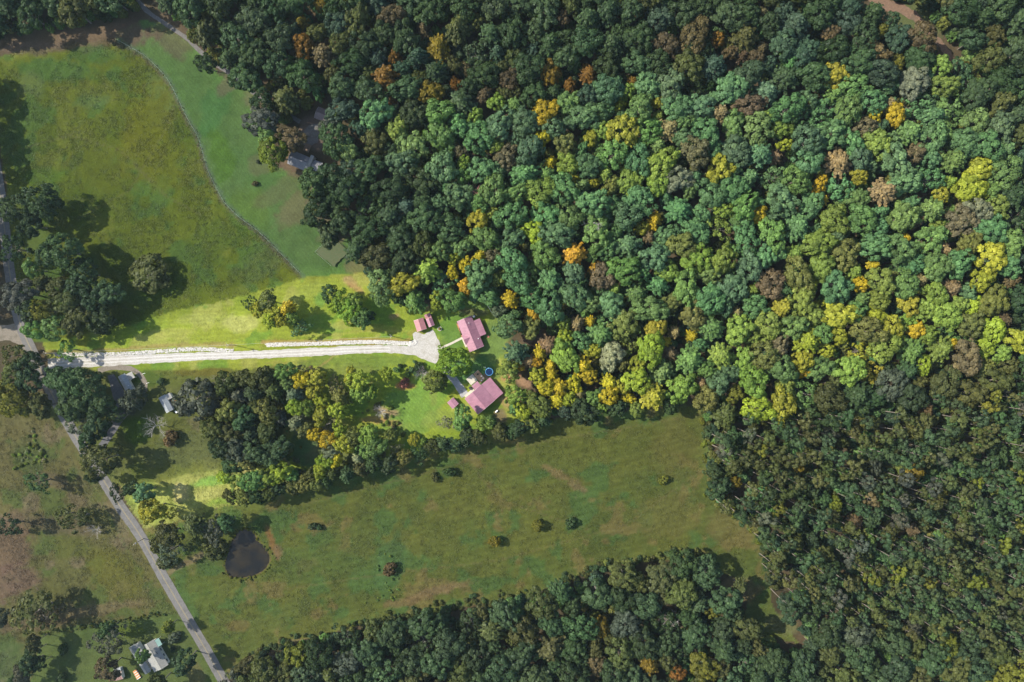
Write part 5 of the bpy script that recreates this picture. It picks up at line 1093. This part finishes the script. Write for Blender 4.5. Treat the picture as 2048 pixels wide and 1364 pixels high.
pw, nt, bb = new_mat('pool water'); bb.inputs['Base Color'].default_value = (0.006, 0.045, 0.14, 1); bb.inputs['Roughness'].default_value = .06
MB().tube([(0, 0, .1), (0, 0, .86)], 1.855, 40).build('water', pw, pl)
x, y = P(970, 734.5); ld = empty('pool_ladder', (x, y, 0), .8); tag(ld, 'small white ladder standing beside the blue pool', 'ladder')
for s_ in (-.25, .25): MB().tube([(s_, -.5, 0), (s_, 0, 1.3), (s_, .5, 0)], .03, 6).build('rail', M['white'], ld)
for z in (.3, .6, .9): MB().box(-.22, .22, -.5 + z * .38 - .05, -.5 + z * .38 + .05, z - .02, z + .02).build('rung', M['white'], ld)
x, y = P(940.6, 776.2); o = empty('generator_box', (x, y, 0), rz); tag(o, 'dark utility box beside the concrete apron', 'utility box'); MB().box(-.7, .7, -.5, .5, 0, .8).build('cabinet', M['darkwood'], o); MB().box(-.75, .75, -.55, .55, .802, .87).build('lid', M['dark'], o)
def propane(px, py, an, label, s=1.0):
    x, y = P(px, py); o = empty('propane_tank', (x, y, 0), an); tag(o, label, 'gas tank')
    MB().tube([(-.85*s, 0, .62), (-.78*s, 0, .62), (-.6*s, 0, .62), (.6*s, 0, .62), (.78*s, 0, .62), (.85*s, 0, .62)], [.05, .25, .38, .38, .25, .05], 12).build('tank', M['white'], o, True)
    for a in (-.45, .45): MB().box(a*s - .06, a*s + .06, -.25, .25, 0, .30).build('foot', M['steel'], o)
    MB().tube([(0, 0, .98), (0, 0, 1.14)], .12, 8).build('valve_cover', M['steel'], o)
propane(993.3, 822.4, .7, 'white propane tank in the shade below the lower red-roofed house')
propane(262.8, 773.0, -1.0, 'white propane tank beside the long grey house')

# small shed on the lower lawn, twin sheds by the gravel pad ------------------------------------
C_ = site('garden_shed', 905.8, 806.3, -49.6, 'small square shed with faded red roof on the lower lawn', 'shed', 2.6)
gable(C_, 4.1, 2.05, 2.0, 2.25, 2.6, 'mauve', 'darkwood', ov=.2)
door(C_, 1.85, -.3, 1.2, 1.9, 'y', 1, 'trim'); window(C_, -.2, -1.85, .9, .8, .7, 'x', -1)
MB().box(1.9, 2.6, -1.1, .6, -.05, .15).build('ramp', M['rust'], C_)
D_ = site('garage', 839.9, 649.3, -71.9, 'small garage with rose red gabled metal roof beside the gravel pad', 'garage', 3.2)
gable(D_, 5.8, 2.5, 2.5, 2.5, 3.25, 'rose', 'darkwood', ov=.25)
MB().box(2.652, 2.70, -1.6, 1.6, .05, 2.2).build('dark_bay', M['dark'], D_); window(D_, -.4, -2.25, 1, .9, .8, 'x', -1)  # dark panel standing in for the shaded open bay
E_ = site('garage', 858.6, 640.2, -68.4, 'narrow shed with two-part faded red roof right of the small garage', 'shed', 3.2)
gable(E_, 4.1, 1.55, 1.55, 2.4, 3.2, 'mauve', 'darkwood', u0=1.15, ov=.2)
lean_to(E_, -3.35, -.93, -1.6, 1.5, 2.55, 2.35, 'rose', 'darkwood', hi='y1')
MB().box(3.01, 3.06, -.9, .9, .05, 2.0).build('door', M['dark'], E_)  # dark panel painted as a shaded open front
x, y = P(879.6, 657.6); pr = empty('planter_ring', (x, y, 0)); tag(pr, 'ring of pale stones around a small plant on the lawn near the garage', 'planter')
for i in range(11):
    a = 6.283 * i / 11; MB().tube([(.95 * math.cos(a), .95 * math.sin(a), -.05), (.95 * math.cos(a), .95 * math.sin(a), .16), (.95 * math.cos(a), .95 * math.sin(a), .24)], [.24, .22, .10], 6).build('stone', M['stone'], pr)
MB().tube([(0, 0, -.02), (0, 0, .06)], .72, 14).build('soil', M['mulch'], pr)
pt = dict(zip(('x', 'y'), P(880.2, 657.6))); o = empty('shrub', (pt['x'], pt['y'], .06), 1.0); o.scale = (.34, .34, .6); tag(o, 'small plant inside the ring of pale stones', 'shrub', 'bushes')
c = link(bpy.data.objects.new('crown', KIND['shrub'][1][0]), o); c['tint'] = list(PAL['mid']); link(bpy.data.objects.new('stems', KIND['shrub'][1][1]), o)

# north house, its barn -----------------------------------------------------------------
Nh = site('house', 596, 318.5, -22.5, 'house with dark grey gabled roof among the trees at the wood edge', h=4.5)
gable(Nh, 9.6, 3.8, 3.3, 2.8, 4.5, 'greyroof', 'greysiding')
gable(Nh, 6.0, 2.6, 2.6, 2.6, 3.7, 'greyroof', 'greysiding', u0=8.3, v0=.6)
lean_to(Nh, 4.82, 6.6, -1.6, 4.6, 4.2, 3.9, 'whiteroof', 'siding', ov=.1)
MB().box(4.9, 6.1, -2.5, -1.7, -.2, 5.3).build('chimney', M['concrete'], Nh)
for u in (-3, 0, 2.5): window(Nh, u, -3.4, 1, 1.2, 1.2, 'x', -1); window(Nh, u, 2.9, 1, 1.2, 1.2, 'x', 1)
door(Nh, 1.2, -3.4, .95, 2.1, 'x', -1)
o = empty('wooden_deck', (*P(615, 296), 0), R(-22)); tag(o, 'small dark wooden deck above the dark-roofed house', 'deck')
for i in range(8): MB().box(-1.6 + .4 * i, -1.6 + .4 * i + .37, -2, 2, .38, .43).build('plank', M['darkwood'], o)
for a in (-1.5, 1.5):
    for b in (-1.9, 1.9): MB().box(a - .06, a + .06, b - .06, b + .06, -.2, .378).build('post', M['darkwood'], o)
Nb = site('barn', 647, 229, -21, 'barn with purple-brown roof half hidden by trees', 'barn', 3.8)
gable(Nb, 8.2, 3.0, 3.0, 2.8, 3.9, 'brownroof', 'darkwood'); MB().box(-1.5, 1.5, -2.66, -2.61, .05, 2.4).build('barn_door', M['dark'], Nb)

# west house, its shed -----------------------------------------------------------------
Wh = site('house', 250.5, 769.5, -61.6, 'long narrow house with blue-grey roof inside the loop drive', h=3.6)
gable(Wh, 10.6, 1.9, 2.0, 2.6, 3.5, 'slateroof', 'siding', vents=((1, 1, 'steel', .15), (-3, -1, 'steel', .12)))
lean_to(Wh, -4.6, -1.2, 2.02, 5.3, 2.5, 2.35, 'whiteroof', 'siding', open_=True)
for u in (-3, 0, 3): window(Wh, u, -1.5, 1, 1.1, 1, 'x', -1)
door(Wh, 2.0, 1.6, .95, 2.0, 'x', 1); window(Wh, 4, 1.6, 1, 1.1, 1, 'x', 1)
Ws = site('shed', 329.9, 808, -61.2, 'small grey-roofed shed on the west lawn with a white lean-to', 'shed', 3.2)
gable(Ws, 8.4, 1.95, 1.9, 2.3, 3.1, 'slateroof', 'greysiding')
lean_to(Ws, -4.0, -1.2, 1.92, 4.2, 2.25, 2.0, 'whiteroof', 'siding', ov=.1)
door(Ws, 1.6, 1.5, .9, 1.9, 'x', 1); window(Ws, -2, -1.55, .9, 1, .9, 'x', -1); window(Ws, 2, -1.55, .9, 1, .9, 'x', -1)
MB().box(-.9, 2.2, 2.0, 4.0, -.1, .35).build('porch_deck', M['rust'], Ws)
o = site('storage_box', 354.5, 822, 40, 'small white storage box beside the small grey shed', 'box', 1); MB().box(-1.0, 1.0, -.6, .6, 0, 1.0).build('body', M['white'], o); MB().box(-1.06, 1.06, -.66, .66, 1.002, 1.1).build('lid', M['white'], o)
for i, (px, py) in enumerate(((291.4, 746.8), (299.5, 765.5))):
    x, y = P(px, py); o = empty('clothesline_post', (x, y, 0), .35); tag(o, 'white clothesline post on the west lawn, ' + ('upper' if i == 0 else 'lower') + ' of two', 'post', 'clothesline posts')
    MB().tube([(0, 0, -.2), (0, 0, 1.95)], .06, 8).build('pole', M['white'], o); MB().box(-.75, .75, -.06, .06, 1.952, 2.06).build('crossbar', M['white'], o)

# south-west house -----------------------------------------------------------------
Sh = site('house', 308, 1313, -60, 'long pale metal-roofed house with teal corner roof near the road', h=4.2)
gable(Sh, 14.4, 2.5, 3.3, 2.9, 4.1, 'whiteroof', 'siding', vents=((-1.0, 1.7, 'dark', .16), (-.4, 1.75, 'dark', .16), (2.4, 2.0, 'dark', .17)))
lean_to(Sh, -.2, 7.1, -5.0, -2.52, 2.85, 2.4, 'whiteroof', 'siding', hi='y1')
lean_to(Sh, -6.6, -2.9, 3.32, 5.4, 2.85, 2.5, 'tealroof', 'siding', ov=.1, open_=True)
for u in (-1, 2, 5): window(Sh, u, 2.9, 1, 1.2, 1.1, 'x', 1)
for u in (-5.5, -3): window(Sh, u, -2.1, 1, 1.2, 1.1, 'x', -1)
door(Sh, -5.0, 2.9, .95, 2.1, 'x', 1)
St = site('outbuilding', 277, 1321, -58, 'narrow pale metal-roofed wing left of the long pale house', 'building', h=3.8)
gable(St, 15.6, 1.7, 1.7, 2.6, 3.4, 'whiteroof', 'siding', vents=((-5.6, 1.0, 'dark', .15),)); lean_to(St, -7.6, -1.0, 1.72, 3.3, 2.55, 2.3, 'whiteroof', 'siding', ov=.1)
for u in (-4, 0, 4): window(St, u, -1.3, 1, 1.1, 1, 'x', -1)
o = site('wide_steps', 273, 1349, -57, 'flight of orange wooden steps with pale edges beside the pale wing', 'steps', .6)
for i in range(4):
    MB().box(-2.2 + 1.15 * i, -2.2 + 1.15 * i + .85, -1.1, 1.0, -.1, .2 + .16 * i).build('step', M['rust'], o); MB().box(-2.2 + 1.15 * i + .852, -2.2 + 1.15 * i + 1.1, -1.1, 1.0, -.1, .24 + .16 * i).build('edge_board', M['trim'], o)
Sp = site('outbuilding', 233, 1354, 14, 'small outbuilding with faded pink roof under a brown tree', 'building', 3.0)
gable(Sp, 4.8, 2.0, 2.0, 2.2, 2.9, 'pinkroof', 'siding', ov=.2); lean_to(Sp, -1.2, 2.2, 2.02, 3.6, 2.15, 1.9, 'slateroof', 'greysiding', ov=.1); door(Sp, 0, -1.8, .9, 1.9, 'x', -1)

# ------------------------------------------------------------------ fences, poles, stones
def fence(pts_px, label, h=1.2, gap=3.5, mat='pole', rails=3, rail_r=.012, railm='steel', name='wire_fence', pr_=.06):
    sp = [P(*q) for q in spline(pts_px, 2)]; acc = 0; posts = [sp[0]]
    for a, b in zip(sp, sp[1:]):
        acc += math.hypot(b[0]-a[0], b[1]-a[1])
        if acc >= gap: posts.append(b); acc = 0
    o = empty(name, (posts[0][0], posts[0][1], 0)); tag(o, label, 'fence')
    ox, oy = posts[0]; mb = MB()
    for x, y in posts: mb.tube([(x-ox, y-oy, ground_z(x, y) - .3), (x-ox, y-oy, ground_z(x, y) + h)], pr_, 6)
    q = mb.build('fence_posts', M[mat], o); q['kind'] = 'stuff'
    for k in range(rails):
        z = h * (.35 + .6 * k / max(1, rails - 1)); mb = MB()
        mb.tube([(x-ox, y-oy, ground_z(x, y) + z) for x, y in posts], rail_r, 4); mb.build('rail' if rail_r > .03 else 'wire', M[railm], o)
    return o
fence(FENCE, 'long curving wire fence between the rough pasture and the mown lawn')
fence([(630, 504), (645, 489), (660, 474), (680, 487), (700, 499)], 'wire fence around the garden plot at the wood edge', gap=2.5)
fence([(630, 504), (648, 519), (668, 537)], 'wire fence along the lower side of the garden plot', gap=2.5)
fence([(971, 604), (981, 621), (991, 638)], 'short white rail fence between the upper house and the wood', mat='white', rails=1, rail_r=.09, railm='white', name='rail_fence', gap=2.2)
sheet('garden_plot', [(632, 504), (660, 477), (700, 500), (668, 535)], surf('dry garden soil', (0.036, 0.056, 0.019), (0.055, 0.060, 0.026), 1.0), 0.03, 2.0, 'fenced garden plot of dry tilled rows', 'garden')

def pole(px, py, label, h=9.5, ang=0.2):
    x, y = P(px, py); z = ground_z(x, y); o = empty('utility_pole', (x, y, z), ang); tag(o, label, 'utility pole', 'utility poles')
    MB().tube([(0, 0, -.5), (0, 0, h)], [.19, .13], 8).build('post', M['pole'], o); MB().box(-.06, .06, -1.1, 1.1, h - .9, h - .76).build('crossarm', M['pole'], o)
    for v in (-.95, -.45, .45, .95): MB().tube([(0, v, h - .758), (0, v, h - .56)], [.06, .04], 6).build('insulator', M['white'], o)
    MB().tube([(.28, 0, h - 2.2), (.28, 0, h - 1.35)], .22, 10).build('transformer', M['steel'], o)
    return (x, y, z + h - .6)
p1 = pole(787, 673, 'utility pole beside the gravel drive near the turning pad'); p2 = pole(468, 690, 'utility pole half way along the gravel drive'); p3 = pole(112, 706, 'utility pole under the trees where the drive meets the road')
p4 = pole(288, 1077, 'utility pole at the roadside above the pond track', ang=-.6)
def cable(a, b, label, sag=.9):
    mb = MB(); mb.tube([(a[0] + (b[0]-a[0])*t, a[1] + (b[1]-a[1])*t, a[2] + (b[2]-a[2])*t - sag * 4 * t * (1-t)) for t in [i / 16 for i in range(17)]], .035, 4)
    tag(mb.build('power_cable', M['steel']), label, 'cable')
cable(p1, p2, 'overhead cable along the upper half of the gravel drive'); cable(p2, p3, 'overhead cable along the road half of the gravel drive')

def stones(name, line, halfw, n, label, smin=.13, smax=.34, seed=0):
    rg = random.Random(seed); sp = spline(line, 1.5); base = []
    bm = bmesh.new(); bmesh.ops.create_icosphere(bm, subdivisions=1, radius=1); bv = [v.co.copy() for v in bm.verts]; bf = [[v.index for v in f.verts] for f in bm.faces]; bm.free()
    V = []; F = []
    for _ in range(n):
        q = sp[rg.randrange(len(sp))]; x, y = P(q[0] + rg.gauss(0, 1), q[1] + rg.uniform(-1, 1) * halfw)
        s_ = rg.uniform(smin, smax); sc = (s_ * rg.uniform(.7, 1.3), s_ * rg.uniform(.7, 1.3), s_ * rg.uniform(.5, .9)); a = rg.uniform(0, 6.28); o = len(V)
        for v in bv:
            k = rg.uniform(.8, 1.15); p = Vector((v.x * sc[0] * k, v.y * sc[1] * k, v.z * sc[2] * k)); p.rotate(Matrix.Rotation(a, 3, 'Z')); V.append((p.x + x, p.y + y, p.z + .05 + max(0, ground_z(x, y))))
        F += [[i + o for i in f] for f in bf]
    me = mesh_np(name, V, F, M['stone']); ob = link(bpy.data.objects.new(name, me)); return tag(ob, label, 'stones', kind='stuff')
stones('riprap', [(533, 690), (640, 687), (740, 684), (822, 687)], 3.6, 2600, 'row of white limestone rubble along the upper side of the gravel drive', seed=1)
stones('riprap', [(110, 709), (240, 708), (330, 702), (395, 698), (466, 702)], 3.6, 2200, 'ragged band of white rubble along the road half of the drive', seed=2)
stones('rubble', [(820, 688), (832, 684)], 4, 120, 'small heap of white rubble where the drive meets the pad', .25, .55, seed=3)

# ------------------------------------------------------------------ the air: thin blue haze between the drone and the ground
HAZE = 0.00004
hm = bpy.data.materials.new('haze'); hm.use_nodes = True; nt = hm.node_tree; nt.nodes.remove(nt.nodes['Principled BSDF'])
pv = nt.nodes.new('ShaderNodeVolumePrincipled'); pv.inputs['Color'].default_value = (0.66, 0.86, 1.0, 1); pv.inputs['Density'].default_value = HAZE; pv.inputs['Anisotropy'].default_value = 0.2
nt.links.new(pv.outputs[0], nt.nodes['Material Output'].inputs['Volume'])
o = MB().box(-3400, 3400, -3400, 3400, -4.5, CAMH + 6).build('haze', hm); tag(o, 'thin bluish haze over the whole countryside', 'haze', kind='stuff')
